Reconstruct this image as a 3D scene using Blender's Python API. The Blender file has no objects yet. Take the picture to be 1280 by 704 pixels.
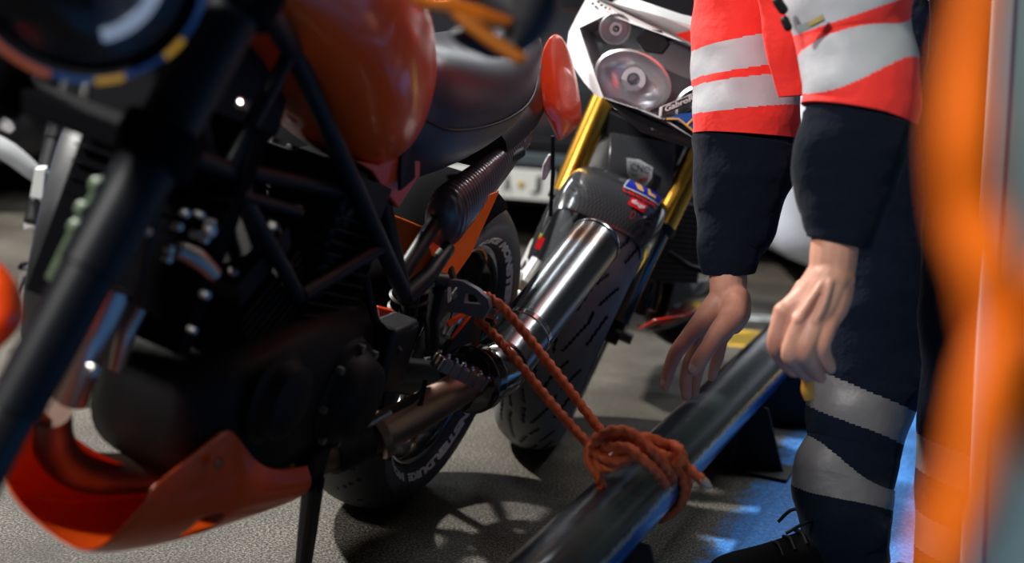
import bpy, bmesh, math, random
from mathutils import Vector, Matrix, noise
random.seed(7)
V=Vector; PI=math.pi; R=math.radians
sc=bpy.context.scene; COL=sc.collection
# ------------------------------------------------------------------ camera
F=1750.; CH=.95; PITCH=R(11.5); ROLL=R(4.5)
_r=V((1,0,0)); CF=V((0,math.cos(PITCH),-math.sin(PITCH))); _u=_r.cross(CF)
CR=_r*math.cos(ROLL)+_u*math.sin(ROLL); CU=-_r*math.sin(ROLL)+_u*math.cos(ROLL)
CC=V((0,0,CH))
cam=bpy.data.cameras.new('camera'); co=bpy.data.objects.new('camera',cam); COL.objects.link(co)
m=Matrix((( CR.x,CU.x,-CF.x,0),(CR.y,CU.y,-CF.y,0),(CR.z,CU.z,-CF.z,CH),(0,0,0,1)))
co.matrix_world=m; cam.sensor_width=36; cam.lens=F*36/1280; cam.clip_start=.05
cam.dof.use_dof=True; cam.dof.focus_distance=2.38; cam.dof.aperture_fstop=2.0; cam.dof.aperture_blades=9
sc.camera=co
# ------------------------------------------------------------------ world, lights, exposure
w=bpy.data.worlds.new('world'); sc.world=w; w.use_nodes=True
w.node_tree.nodes['Background'].inputs[0].default_value=(.55,.7,1,1); w.node_tree.nodes['Background'].inputs[1].default_value=.012
sc.view_settings.view_transform='Standard'; sc.view_settings.look='None'; sc.view_settings.exposure=0; sc.view_settings.gamma=1
sc.view_settings.use_curve_mapping=False
def light(name,loc,tgt,e,size,col=(1,1,1),kind='AREA',sy=None,spread=PI):
    l=bpy.data.lights.new(name,kind); l.energy=e; l.color=col
    if kind=='AREA':
        l.shape='RECTANGLE'; l.size=size; l.size_y=sy or size; l.spread=spread
    else: l.shadow_soft_size=size
    o=bpy.data.objects.new(name,l); COL.objects.link(o); o.location=loc
    o.rotation_euler=(V(tgt)-V(loc)).to_track_quat('-Z','Y').to_euler(); return o
light('flood_lamp_light',(-2.1,4.1,3.0),(.1,2.7,0),270,.16,(1,.97,.92))
light('flood_lamp_light_front',(-2.05,.1,2.95),(.4,2.3,.5),118,.35,(1,.99,.97))
light('tube_lamp_light_b',(-.4,3.4,3.8),(0,3.2,0),22,1.5,(.90,.96,1),sy=.12)
for _x in (-2.2,1.2): light('tube_lamp_light_far',(_x,8.0,3.8),(.3,2.5,.2),38,1.5,(.92,.97,1),sy=.12)
light('tube_lamp_light_c',(2.4,4.6,3.8),(0,2.6,.4),62,1.5,(.9,.96,1),sy=.12)
# ------------------------------------------------------------------ helpers
def ray(x,y): return CF+CR*((x-640)/F)-CU*((y-352)/F)
def W(x,y,d): return CC+ray(x,y)*d            # a point seen at a pixel, d metres along the view axis
def onz(x,y,z=0.):
    d=ray(x,y); return CC+d*((z-CH)/d.z)
class Frame:                                   # a leaned bike: x forward, y left, z up from the tyre contact
    def __init__(s,X,Y,a,l):
        a=R(a); l=R(l); s.fw=V((-math.cos(a),-math.sin(a),0)); l0=V((math.sin(a),-math.cos(a),0)); z=V((0,0,1))
        s.up=z*math.cos(l)+l0*math.sin(l); s.lf=l0*math.cos(l)-z*math.sin(l); s.o=V((X,Y,0))
    def mat(s): return Matrix(((s.fw.x,s.lf.x,s.up.x,s.o.x),(s.fw.y,s.lf.y,s.up.y,s.o.y),(s.fw.z,s.lf.z,s.up.z,s.o.z),(0,0,0,1)))
    def loc(s,p): q=p-s.o; return V((q.dot(s.fw),q.dot(s.lf),q.dot(s.up)))
    def px(s,x,y,xf):
        d=ray(x,y); t=(xf-(CC-s.o).dot(s.fw))/d.dot(s.fw); return s.loc(CC+d*t)
    def py(s,x,y,yf):
        d=ray(x,y); t=(yf-(CC-s.o).dot(s.lf))/d.dot(s.lf); return s.loc(CC+d*t)
    def wd(s,p): return s.mat()@V(p)
MATS={}
def mat(n,c,rough=.5,metal=0,coat=0,bump=None,spec=.5,emit=None,estr=0,trans=0,alpha=1,sss=0,var=None,sheen=0,ior=1.45,coatr=.05):
    if n in MATS: return MATS[n]
    m=bpy.data.materials.new(n); m.use_nodes=True; nt=m.node_tree; b=nt.nodes['Principled BSDF']
    c=tuple(c)+(1,) if len(c)==3 else c
    b.inputs['Base Color'].default_value=c; b.inputs['Roughness'].default_value=rough; b.inputs['Metallic'].default_value=metal
    b.inputs['Coat Weight'].default_value=coat; b.inputs['Coat Roughness'].default_value=coatr; b.inputs['Specular IOR Level'].default_value=spec
    b.inputs['Transmission Weight'].default_value=trans; b.inputs['Alpha'].default_value=alpha; b.inputs['IOR'].default_value=ior
    if sss: b.inputs['Subsurface Weight'].default_value=sss; b.inputs['Subsurface Radius'].default_value=(.012,.005,.003)
    if sheen: b.inputs['Sheen Weight'].default_value=sheen; b.inputs['Sheen Roughness'].default_value=.5
    if emit: b.inputs['Emission Color'].default_value=tuple(emit)+(1,); b.inputs['Emission Strength'].default_value=estr
    tc=nt.nodes.new('ShaderNodeTexCoord')
    if bump:
        sc_,st,di=bump; nz=nt.nodes.new('ShaderNodeTexNoise'); nz.inputs['Scale'].default_value=sc_; nz.inputs['Detail'].default_value=4
        nt.links.new(tc.outputs['Object'],nz.inputs['Vector']); bp=nt.nodes.new('ShaderNodeBump'); bp.inputs['Strength'].default_value=st; bp.inputs['Distance'].default_value=di
        nt.links.new(nz.outputs[0],bp.inputs['Height']); nt.links.new(bp.outputs[0],b.inputs['Normal'])
    if var:
        sc_,c2,lo,hi=var; nz=nt.nodes.new('ShaderNodeTexNoise'); nz.inputs['Scale'].default_value=sc_; nz.inputs['Detail'].default_value=6
        nt.links.new(tc.outputs['Object'],nz.inputs['Vector']); rp=nt.nodes.new('ShaderNodeValToRGB'); rp.color_ramp.elements[0].position=lo; rp.color_ramp.elements[1].position=hi
        rp.color_ramp.elements[0].color=c; rp.color_ramp.elements[1].color=tuple(c2)+(1,)
        nt.links.new(nz.outputs[0],rp.inputs[0]); nt.links.new(rp.outputs[0],b.inputs['Base Color'])
    MATS[n]=m; return m
def stripes(n,base,rough,metal,scale,strength,dist,axis='X',wave='BANDS',coat=0):
    m=mat(n,base,rough,metal,coat); nt=m.node_tree; b=nt.nodes['Principled BSDF']; tc=nt.nodes.new('ShaderNodeTexCoord')
    wv=nt.nodes.new('ShaderNodeTexWave'); wv.wave_type='BANDS'; wv.bands_direction=axis; wv.inputs['Scale'].default_value=scale
    nt.links.new(tc.outputs['UV'],wv.inputs['Vector']); bp=nt.nodes.new('ShaderNodeBump'); bp.inputs['Strength'].default_value=strength; bp.inputs['Distance'].default_value=dist
    nt.links.new(wv.outputs['Fac'],bp.inputs['Height']); nt.links.new(bp.outputs[0],b.inputs['Normal']); return m
black=mat('black plastic',(.008,.008,.010),.5,spec=.3,bump=(260,.12,.001))
satin=mat('satin black paint',(.005,.006,.009),.48,0,.0,spec=.3)
gloss=mat('gloss black',(.012,.012,.014),.12,0,.6)
rubber=mat('tyre rubber',(.030,.031,.034),.55,bump=(140,.25,.001),var=(9,(.055,.055,.058),.45,.75))
rubber2=mat('brightened tyre rubber',(.19,.193,.20),.50,bump=(160,.3,.001),var=(14,(.27,.27,.275),.5,.8))  # grey raised in the colour to make up for light missing on the tyre
groove=mat('tread groove',(.006,.006,.007),.8)
sidew=mat('tyre sidewall',(.040,.045,.062),.48,bump=(150,.2,.001))
orange=mat('orange paint',(.88,.075,.006),.28,0,.5)
darkorange=mat('deep orange paint',(.62,.05,.006),.38,0,.25)
steel=mat('steel',(.62,.63,.65),.22,1,bump=(90,.1,.0005))
chrome=mat('chrome',(.8,.8,.82),.09,1)
matt=mat('matt black',(.004,.004,.005),.95,spec=.05)
pegblack=mat('stand black',(.006,.006,.007),.6,spec=.2)
alu=mat('cast aluminium',(.36,.35,.34),.42,1,bump=(120,.25,.001))
engm=mat('engine black metal',(.007,.0068,.007),.55,.15,spec=.22,bump=(90,.35,.001))
brown=mat('heat browned steel',(.13,.075,.055),.42,.8,bump=(60,.2,.001),var=(12,(.22,.14,.105),.4,.7))
gold=mat('gold anodised',(1.0,.52,.075),.24,1)
white=mat('white paint',(.80,.81,.80),.25,0,.6)
redp=mat('red paint',(.75,.03,.015),.25,0,.7)
blackvinyl=mat('seat vinyl',(.035,.034,.044),.36,0,0,bump=(420,.3,.0008))
skin=mat('skin',(.60,.30,.205),.50,sss=.12,bump=(150,.35,.0012),var=(26,(.50,.20,.135),.38,.72))
nailm=mat('fingernail',(.72,.44,.35),.28,sss=.1)
navy=mat('navy fleece',(.0035,.0055,.012),.95,sheen=.06,spec=.1,bump=(10,.9,.022))
navyt=mat('navy twill',(.003,.0065,.016),.9,sheen=.05,spec=.12,bump=(12,.9,.018))
hivis=mat('fluorescent red cloth',(.92,.028,.018),.78,sheen=.12,bump=(11,.75,.016))
refl=mat('reflective tape',(.42,.42,.44),.48,.0,bump=(13,.45,.010),var=(11,(.52,.52,.54),.4,.7))
refl2=mat('dull reflective tape',(.125,.12,.125),.5,.0,bump=(45,.5,.004),var=(9,(.18,.17,.17),.4,.7))
glass=mat('clear lens',(.95,.97,1),.03,0,trans=1,ior=1.2)
mirr=mat('lamp reflector',(.78,.79,.80),.30,.85,bump=(30,.15,.004))
ropem=mat('orange rope fibre',(.74,.135,.035),.62,bump=(420,.5,.0008),var=(60,(.50,.075,.02),.4,.7))
ropeb=mat('bright orange cord',(.95,.17,.003),.8,spec=.15)
def carbon(n,base,sc_=260):
    m=mat(n,base,.2,0,.8); nt=m.node_tree; b=nt.nodes['Principled BSDF']; tc=nt.nodes.new('ShaderNodeTexCoord')
    ck=nt.nodes.new('ShaderNodeTexChecker'); ck.inputs['Scale'].default_value=sc_; ck.inputs[1].default_value=tuple(base)+(1,); ck.inputs[2].default_value=tuple(k*1.9+.01 for k in base)+(1,)
    nt.links.new(tc.outputs['Object'],ck.inputs['Vector']); nt.links.new(ck.outputs[0],b.inputs['Base Color']); return m
carb=carbon('carbon fibre',(.030,.032,.036))
class MB:
    def __init__(s): s.v=[]; s.f=[]; s.m=[]; s.uv=[]
    def add(s,vs,fs,mi=0,uvs=None):
        o=len(s.v); s.v+=[V(p) for p in vs]
        for k,f in enumerate(fs):
            s.f.append([i+o for i in f]); s.m.append(mi[k] if isinstance(mi,(list,tuple)) else mi)
            s.uv.append(uvs[k] if uvs else None)
        return s
    def loft(s,rings,mi=0,cap=True,closed=True,loop=False):
        n=len(rings[0]); vs=[p for r in rings for p in r]; fs=[]; ms=[]; uv=[]; k=len(rings)
        for i in range(k if loop else k-1):
            i2=(i+1)%k
            for j in range(n if closed else n-1):
                j2=(j+1)%n; fs.append((i*n+j,i*n+j2,i2*n+j2,i2*n+j))
                ms.append(mi(i,j) if callable(mi) else mi)
                a,b,c,d=j/n,(j+1)/n,i/max(1,k-1),(i+1)/max(1,k-1); uv.append(((c,a),(c,b),(d,b),(d,a)))
        if cap and closed and not loop:
            fs.append(tuple(range(n-1,-1,-1))); ms.append(mi(0,0) if callable(mi) else mi); uv.append(None)
            fs.append(tuple((k-1)*n+j for j in range(n))); ms.append(mi(k-2,0) if callable(mi) else mi); uv.append(None)
        return s.add(vs,fs,ms,uv)
    def tube(s,pts,r,n=12,mi=0,smooth=0,prof=None,round_=False,flat=None,loop=False,cap=True):
        pts=[V(p) for p in pts]; rr=list(r) if isinstance(r,(list,tuple)) else [r]*len(pts)
        if smooth: pts,rr=spline(pts,rr,smooth,loop)
        k=len(pts); T=[]
        for i in range(k):
            a=pts[(i-1)%k] if (i or loop) else pts[0]; b=pts[(i+1)%k] if (i<k-1 or loop) else pts[-1]; T.append((b-a).normalized())
        nrm=T[0].orthogonal().normalized() if flat is None else (V(flat)-T[0]*V(flat).dot(T[0])).normalized()
        rings=[]; L=0
        for i in range(k):
            if i: L+=(pts[i]-pts[i-1]).length
            nrm=(nrm-T[i]*nrm.dot(T[i])).normalized(); bn=T[i].cross(nrm); ring=[]
            for j in range(n):
                th=2*PI*j/n; q=rr[i]
                if isinstance(q,tuple): ring.append(pts[i]+nrm*(q[0]*math.cos(th))+bn*(q[1]*math.sin(th)))
                else:
                    if prof: q=q*prof(th,L)
                    ring.append(pts[i]+nrm*(q*math.cos(th))+bn*(q*math.sin(th)))
            rings.append(ring)
        if round_:
            def capr(i,sg):
                out=[]; q=rr[i] if not isinstance(rr[i],tuple) else max(rr[i])
                for e in (.9,.62,.25): out.append([pts[i]+(p-pts[i])*math.cos(math.asin(e))+T[i]*(sg*q*e) for p in rings[i]])
                return out
            rings=capr(0,-1)+rings+capr(k-1,1)[::-1]
        return s.loft(rings,mi,cap=cap and not loop,loop=loop)
    def lathe(s,prof,c=(0,0,0),ax=(0,1,0),n=64,mi=0,closedprof=False,cap=False):
        # prof: list of (radius, offset along axis)
        ax=V(ax).normalized(); a=ax.orthogonal().normalized() if abs(ax.y)<.99 else V((1,0,0)); b=ax.cross(a); c=V(c); rings=[]
        for i in range(n):
            th=2*PI*i/n; d=a*math.cos(th)+b*math.sin(th); rings.append([c+d*p[0]+ax*p[1] for p in prof])
        return s.loft(rings,(lambda i,j:mi(i,j)) if callable(mi) else mi,cap=False,closed=closedprof,loop=True)
    def disc(s,c,ax,r,t,n=32,mi=0,bev=.15):
        return s.lathe([(0.0001,-t/2),(r*(1-bev*.3),-t/2),(r,-t/2+t*bev),(r,t/2-t*bev),(r*(1-bev*.3),t/2),(0.0001,t/2)],c,ax,n,mi)
    def box(s,c,sz,rot=None,mi=0):
        c=V(c); x,y,z=[k/2 for k in sz]; M=rot or Matrix.Identity(3)
        vs=[c+M@V((sx*x,sy*y,sz_*z)) for sx in(-1,1) for sy in(-1,1) for sz_ in(-1,1)]
        return s.add(vs,[(0,1,3,2),(4,6,7,5),(0,4,5,1),(2,3,7,6),(0,2,6,4),(1,5,7,3)],mi)
    def plate(s,outline,t,mi=0):
        # extrude an outline along vector t
        o=[V(p) for p in outline]; t=V(t); n=len(o)
        return s.add([p-t/2 for p in o]+[p+t/2 for p in o],[tuple(range(n-1,-1,-1)),tuple(range(n,2*n))]+[(i,(i+1)%n,(i+1)%n+n,i+n) for i in range(n)],mi)
    def build(s,name,mats,parent=None,bev=0,sub=0,ang=40,solid=0,flatsh=False,loc=None):
        me=bpy.data.meshes.new(name); off=V(loc) if loc is not None else V((0,0,0))
        me.from_pydata([tuple(p-off) for p in s.v],[],s.f)
        mats=mats if isinstance(mats,(list,tuple)) else [mats]
        for mm in mats: me.materials.append(mm)
        me.polygons.foreach_set('material_index',s.m)
        ul=me.uv_layers.new(name='UVMap')
        for p,uv in zip(me.polygons,s.uv):
            if uv:
                for li,c in zip(p.loop_indices,uv): ul.data[li].uv=c
        bm=bmesh.new(); bm.from_mesh(me); bmesh.ops.recalc_face_normals(bm,faces=bm.faces); bm.to_mesh(me); bm.free()
        me.shade_smooth() if not flatsh else None
        if not flatsh: me.set_sharp_from_angle(angle=R(ang))
        o=bpy.data.objects.new(name,me); COL.objects.link(o)
        if loc is not None: o.location=loc
        if parent: o.parent=parent
        if solid:
            md=o.modifiers.new('solid','SOLIDIFY'); md.thickness=solid; md.offset=0
        if bev:
            md=o.modifiers.new('bevel','BEVEL'); md.width=bev; md.segments=3; md.limit_method='ANGLE'; md.angle_limit=R(35)
        if sub:
            md=o.modifiers.new('sub','SUBSURF'); md.levels=sub; md.render_levels=sub
        return o
def spline(pts,rr,n,loop=False):
    P=[];Q=[]; k=len(pts)
    for i in range(k if loop else k-1):
        g=lambda a:a[i%k] if True else 0
        def at(a,j):
            if loop: return a[j%k]
            return a[max(0,min(k-1,j))]
        p0,p1,p2,p3=[at(pts,i+d) for d in(-1,0,1,2)]; q1,q2=at(rr,i),at(rr,i+1)
        for s_ in range(n):
            t=s_/n; P.append(.5*((2*p1)+(p2-p0)*t+(2*p0-5*p1+4*p2-p3)*t*t+(3*p1-p0-3*p2+p3)*t**3))
            Q.append(tuple(a+(b-a)*t for a,b in zip(q1,q2)) if isinstance(q1,tuple) else q1+(q2-q1)*t)
    if not loop: P.append(pts[-1]);Q.append(rr[-1])
    return P,Q
def tag(o,label=None,cat=None,group=None,kind=None):
    if label:o['label']=label
    if cat:o['category']=cat
    if group:o['group']=group
    if kind:o['kind']=kind
    return o
def empty(name,label,cat,loc=(0,0,0),M=None,group=None):
    o=bpy.data.objects.new(name,None); COL.objects.link(o); o.empty_display_size=.1
    if M is not None:o.matrix_world=M
    else:o.location=loc
    return tag(o,label,cat,group)
def textgeo(txt,size=1,shear=0,bold=.0):
    cu=bpy.data.curves.new('t','FONT'); cu.body=txt; cu.size=size; cu.align_x='CENTER'; cu.align_y='CENTER'; cu.shear=shear; cu.offset=bold; cu.resolution_u=3
    o=bpy.data.objects.new('t',cu); COL.objects.link(o); dg=bpy.context.evaluated_depsgraph_get(); dg.update()
    me=o.evaluated_get(dg).to_mesh(); vs=[v.co.copy() for v in me.vertices]; fs=[tuple(p.vertices) for p in me.polygons]
    o.evaluated_get(dg).to_mesh_clear(); bpy.data.objects.remove(o); bpy.data.curves.remove(cu); return vs,fs
def quadmap(c00,c10,c11,c01,off=V((0,0,0))):
    # unit square to a bilinear patch
    a,b,c,d=map(V,(c00,c10,c11,c01))
    return lambda u,v:(a*(1-u)*(1-v)+b*u*(1-v)+c*u*v+d*(1-u)*v)+off
def text_on(mb,txt,fn,mi=0,shear=0,bold=0,pad=.08,fill=True):
    vs,fs=textgeo(txt,1,shear,bold); x0=min(v.x for v in vs);x1=max(v.x for v in vs);y0=min(v.y for v in vs);y1=max(v.y for v in vs)
    g=lambda v:(pad+(1-2*pad)*(v.x-x0)/(x1-x0),pad+(1-2*pad)*(v.y-y0)/(y1-y0))
    mb.add([fn(*g(v)) for v in vs],fs,mi)
def patch(mb,fn,mi=0,n=6,u0=0,u1=1,v0=0,v1=1):
    vs=[fn(u0+(u1-u0)*i/n,v0+(v1-v0)*j/n) for i in range(n+1) for j in range(n+1)]
    mb.add(vs,[(i*(n+1)+j,(i+1)*(n+1)+j,(i+1)*(n+1)+j+1,i*(n+1)+j+1) for i in range(n) for j in range(n)],mi)
# ------------------------------------------------------------------ setting
def floor_mat():
    m=bpy.data.materials.new('speckled deck coating'); m.use_nodes=True; nt=m.node_tree; N=nt.nodes; L=nt.links; b=N['Principled BSDF']
    geo=N.new('ShaderNodeNewGeometry'); sep=N.new('ShaderNodeSeparateXYZ'); L.new(geo.outputs['Position'],sep.inputs[0])
    def math_(op,a,b_=None,clamp=False):
        n=N.new('ShaderNodeMath'); n.operation=op; n.use_clamp=clamp
        for i,x in enumerate((a,b_)):
            if x is None: continue
            if isinstance(x,(int,float)): n.inputs[i].default_value=x
            else: L.new(x,n.inputs[i])
        return n.outputs[0]
    def noise_(s,d=4,rough=.6):
        n=N.new('ShaderNodeTexNoise'); n.inputs['Scale'].default_value=s; n.inputs['Detail'].default_value=d; n.inputs['Roughness'].default_value=rough; L.new(geo.outputs['Position'],n.inputs['Vector']); return n.outputs[0]
    def ramp(x,st):
        r=N.new('ShaderNodeValToRGB'); L.new(x,r.inputs[0]); e=r.color_ramp.elements
        while len(e)<len(st): e.new(.5)
        for q,(p,c) in zip(e,st): q.position=p; q.color=(c,c,c,1) if isinstance(c,(int,float)) else tuple(c)+(1,)
        return r.outputs[0]
    def mix(f,a,b_):
        n=N.new('ShaderNodeMix'); n.data_type='RGBA'
        for i,x in ((0,f),(6,a),(7,b_)):
            if isinstance(x,(int,float)): n.inputs[i].default_value=x
            elif isinstance(x,tuple): n.inputs[i].default_value=x+(1,)
            else: L.new(x,n.inputs[i])
        return n.outputs[2]
    big=ramp(noise_(2.2,5),[(.34,(.044,.036,.028)),(.66,(.150,.133,.107))])
    sp=ramp(noise_(210,2,.8),[(.42,.0),(.53,.9),(.66,2.3)])
    base=N.new('ShaderNodeMix'); base.data_type='RGBA'; base.blend_type='MULTIPLY'; base.inputs[0].default_value=.95; L.new(big,base.inputs[6]); L.new(sp,base.inputs[7]); base=base.outputs[2]
    # blue painted lane with worn edge
    e=math_('SUBTRACT',sep.outputs[0],math_('ADD',math_('MULTIPLY',sep.outputs[1],.385),-.555))
    e=math_('ADD',e,math_('MULTIPLY',math_('SUBTRACT',noise_(22,6,.75),.5),.16))
    e1=ramp(math_('MULTIPLY',e,9,True),[(.1,0.),(.5,1.)])
    far=ramp(math_('MULTIPLY',math_('SUBTRACT',3.55,math_('ADD',sep.outputs[1],math_('MULTIPLY',noise_(14,5),.12))),8,True),[(0.,0.),(.6,1.)])
    bm_=math_('MULTIPLY',e1,far)
    bluec=ramp(noise_(120,3,.7),[(.35,(.03,.15,.46)),(.6,(.06,.30,.80)),(.75,(.38,.62,.95))])
    col=mix(bm_,base,bluec)
    def rect(x0,x1,y0,y1):
        a=math_('MULTIPLY',math_('GREATER_THAN',sep.outputs[0],x0),math_('LESS_THAN',sep.outputs[0],x1)); c=math_('MULTIPLY',math_('GREATER_THAN',sep.outputs[1],y0),math_('LESS_THAN',sep.outputs[1],y1)); return math_('MULTIPLY',a,c)
    col=mix(rect(.55,1.7,3.98,4.20),col,(.85,.50,.015))
    col=mix(rect(.6,3.5,4.36,4.44),col,(.65,.68,.66))
    L.new(col,b.inputs['Base Color']); b.inputs['Roughness'].default_value=.62; b.inputs['Specular IOR Level'].default_value=.35
    bp=N.new('ShaderNodeBump'); bp.inputs['Strength'].default_value=.7; bp.inputs['Distance'].default_value=.004; L.new(noise_(150,3,.7),bp.inputs['Height']); L.new(bp.outputs[0],b.inputs['Normal'])
    return m
g=MB(); g.box((0,4,-.05),(14,16,.1)); tag(g.build('floor',floor_mat(),flatsh=True),kind='structure')
steelw=mat('painted steel wall',(.035,.042,.045),.5,bump=(3,.3,.02))
g=MB(); g.box((0,12.05,2),(14,.1,4)); tag(g.build('wall_back',steelw,flatsh=True),kind='structure')
g=MB(); g.box((-7.05,4,2),(.1,16,4)); tag(g.build('wall_left',steelw,flatsh=True),kind='structure')
g=MB(); g.box((7.05,4,2),(.1,16,4)); tag(g.build('wall_right',steelw,flatsh=True),kind='structure')
g=MB(); g.box((0,-4.05,2),(14,.1,4)); tag(g.build('wall_front',steelw,flatsh=True),kind='structure')
g=MB(); g.box((0,4,4.05),(14,16,.1)); tag(g.build('ceiling',mat('dark ceiling',(.03,.032,.035),.6),flatsh=True),kind='structure')
# steel post at the right edge
postm=mat('grey green enamel',(.36,.46,.39),.42,bump=(10,.15,.004))
postl=mat('lit enamel edge',(.52,.60,.55),.4)  # light caught by the chamfer, put in as a paler enamel colour
a0=W(1243,-60,1.62); a1=W(1197,760,1.62); ax=(a1-a0).normalized(); a0=a0-ax*.9; k=a0.z/(-ax.z); a1=a0+ax*k
sx=V((1,.12,0)).normalized(); sy=V((.42,1,0)).normalized()
g=MB(); wv=[]
for p in (a0,a1): wv.append([p+sx*x_+sy*y_ for x_,y_ in ((0,.03),(.002,.004),(.006,0),(.028,0),(.031,.005),(.24,.008),(.24,.12),(0,.12))])
g.loft(wv,mi=lambda i,j:1 if j<4 else 0)
o=g.build('steel_post',[postm,postl],loc=a1,bev=.002); tag(o,'grey-green enamelled steel post with a pale edge at the right','post')
# ------------------------------------------------------------------ wheels
def tyre(mb,c,Ro,w,rimR,n=180,segs=None,period=.12,mi_t=0,mi_g=1,mi_s=2):
    prof=[]; q=56 if segs else 20
    for j in range(q+1):
        v=-1+2*j/q; th=v*R(62); prof.append((Ro-w*.52*(1-math.cos(th))*1.05, w/2*math.sin(th)/math.sin(R(62)),v))
    side=[(rimR+.022,w*.47),(rimR+.008,w*.42),(rimR,w*.36)]
    P=[(r,-y,None) for r,y in side[::-1]]+prof+[(r,y,None) for r,y in side]
    def inside(s,y):
        for (s0,y0,s1,y1,wd) in segs:
            for sh in(-period,0,period):
                for sg,of in((1,0),(-1,period/2)):
                    ax_,ay=s0+sh+of,y0*sg; bx,by=s1+sh+of,y1*sg; dx,dy=bx-ax_,by-ay
                    t=max(0,min(1,((s-ax_)*dx+(y-ay)*dy)/(dx*dx+dy*dy)))
                    if math.hypot(s-ax_-t*dx,y-ay-t*dy)<wd: return True
        return False
    circ=2*PI*Ro; N_=round(circ/period) if segs else 1
    nn=(n//N_)*N_ if segs else n; per=nn//N_; G={}
    if segs:
        period_=circ/N_
        for i in range(per):
            for j,p in enumerate(P):
                if p[2] is not None and inside((i+.5)*period_/per, p[1]): G[(i,j)]=1
    rings=[]
    for i in range(nn):
        th=2*PI*i/nn; d=V((math.cos(th),0,math.sin(th)))
        rings.append([V(c)+d*(p[0]-(.003 if (segs and G.get((i%per,j)) and G.get(((i-1)%per,j))) else 0))+V((0,p[1],0)) for j,p in enumerate(P)])
    mb.loft(rings,mi=lambda i,j:(mi_g if (segs and G.get((i%per,j))) else (mi_s if (P[j][2] is None or abs(P[j][2])>.93) else mi_t)),cap=False,closed=False,loop=True)
def wheel(parent,c,Ro,w,rimR,rimmat,discR,discy,spokes=10,segs=None,n=180,period=.12,name='wheel',spmat=None,tmats=None,discs=(1,)):
    c=V(c); t=MB(); tyre(t,c,Ro,w,rimR,n=n,segs=segs,period=period); ty=t.build('tyre',tmats or [rubber,groove,sidew],parent,ang=50)
    r=MB(); rw=w*.36; r.lathe([(rimR+.004,-rw),(rimR+.004,-rw+.004),(rimR-.012,-rw+.008),(rimR-.022,0),(rimR-.012,rw-.008),(rimR+.004,rw-.004),(rimR+.004,rw),(rimR-.008,rw),(rimR-.020,rw-.010),(rimR-.030,0),(rimR-.020,-rw+.010),(rimR-.008,-rw)],c,n=90,closedprof=True)
    rim=r.build('rim',rimmat,parent)
    h=MB(); h.lathe([(.014,-.06),(.032,-.06),(.034,-.03),(.028,0),(.034,.03),(.032,.06),(.014,.06)],c,n=32,closedprof=True); h.build('hub',spmat or rimmat,parent)
    for k in range(spokes):
        a=2*PI*k/spokes; d=V((math.cos(a),0,math.sin(a))); s=MB(); tn=V((-d.z,0,d.x))
        s.tube([c+d*.028,c+d*.09+tn*.004,c+d*(rimR-.02)],[(.013,.016),(.009,.012),(.012,.014)],n=8); s.build('spoke',spmat or rimmat,parent)
    for sgn in discs:
        dm=MB(); y=discy*sgn; dm.lathe([(discR,y-.0025),(discR,y+.0025),(discR-.035,y+.0025),(discR-.035,y-.0025)],c,n=72,closedprof=True)
        for k in range(8):
            a=2*PI*k/8; d=V((math.cos(a),0,math.sin(a))); dm.tube([c+V((0,y,0))+d*.04,c+V((0,y,0))+d*(discR-.03)],.005,n=6)
        dm.build('brake_disc',steel,parent)
    return ty,rim
def ringtext(txt,c,rad,h,y,parent,m,a0,width,flip=1,name='lettering',bold=.03,rake=0.):
    vs,fs=textgeo(txt,1,0,bold); x0=min(v.x for v in vs);x1=max(v.x for v in vs);y0=min(v.y for v in vs);y1=max(v.y for v in vs)
    out=[]
    for v in vs:
        a=a0+flip*((v.x-x0)/(x1-x0)-.5)*width; q=((v.y-y0)/(y1-y0)-.5)*h; rr=rad+q
        out.append(V(c)+V((math.cos(a)*rr,y-rake*q,math.sin(a)*rr)))
    g=MB(); g.add(out,fs); g.plateless=True; return g.build(name,m,parent,flatsh=True,solid=.0008)
# ------------------------------------------------------------------ orange naked motorcycle (nearest)
K=Frame(-.232,2.53,70.3,12)
k_=K.px
ktm=empty('motorcycle','orange naked motorcycle with black trellis frame and steel silencer, lashed to the tube','motorcycle',M=K.mat())
def mir(p): return V((p[0],-p[1],p[2]))
# rear wheel
RW=(0,0,.315)
ty,rim=wheel(ktm,RW,.315,.18,.216,gloss,.12,-.05,spokes=10,n=160,segs=[(0,.01,.045,.055,.0022),(.07,.02,.09,.07,.0022)],discs=(-1,))
ringtext('MONSTER.DUKE  MONSTER.DUKE  MONSTER.DUKE  MONSTER.DUKE',RW,.231,.013,.0815,ty,mat('white rim lettering',(.72,.72,.72),.4),R(-70),R(356),flip=1,name='rim_lettering',bold=.07,rake=-.6)
ringtext('Mitas',RW,.256,.026,.0895,ty,mat('raised black lettering',(.006,.006,.008),.35),R(-72),R(16),flip=1,name='sidewall_lettering',bold=.04,rake=-.2)
ringtext('Mitas',RW,.256,.026,.0895,ty,MATS['raised black lettering'],R(60),R(16),flip=1,name='sidewall_lettering',bold=.04,rake=-.2)
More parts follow.
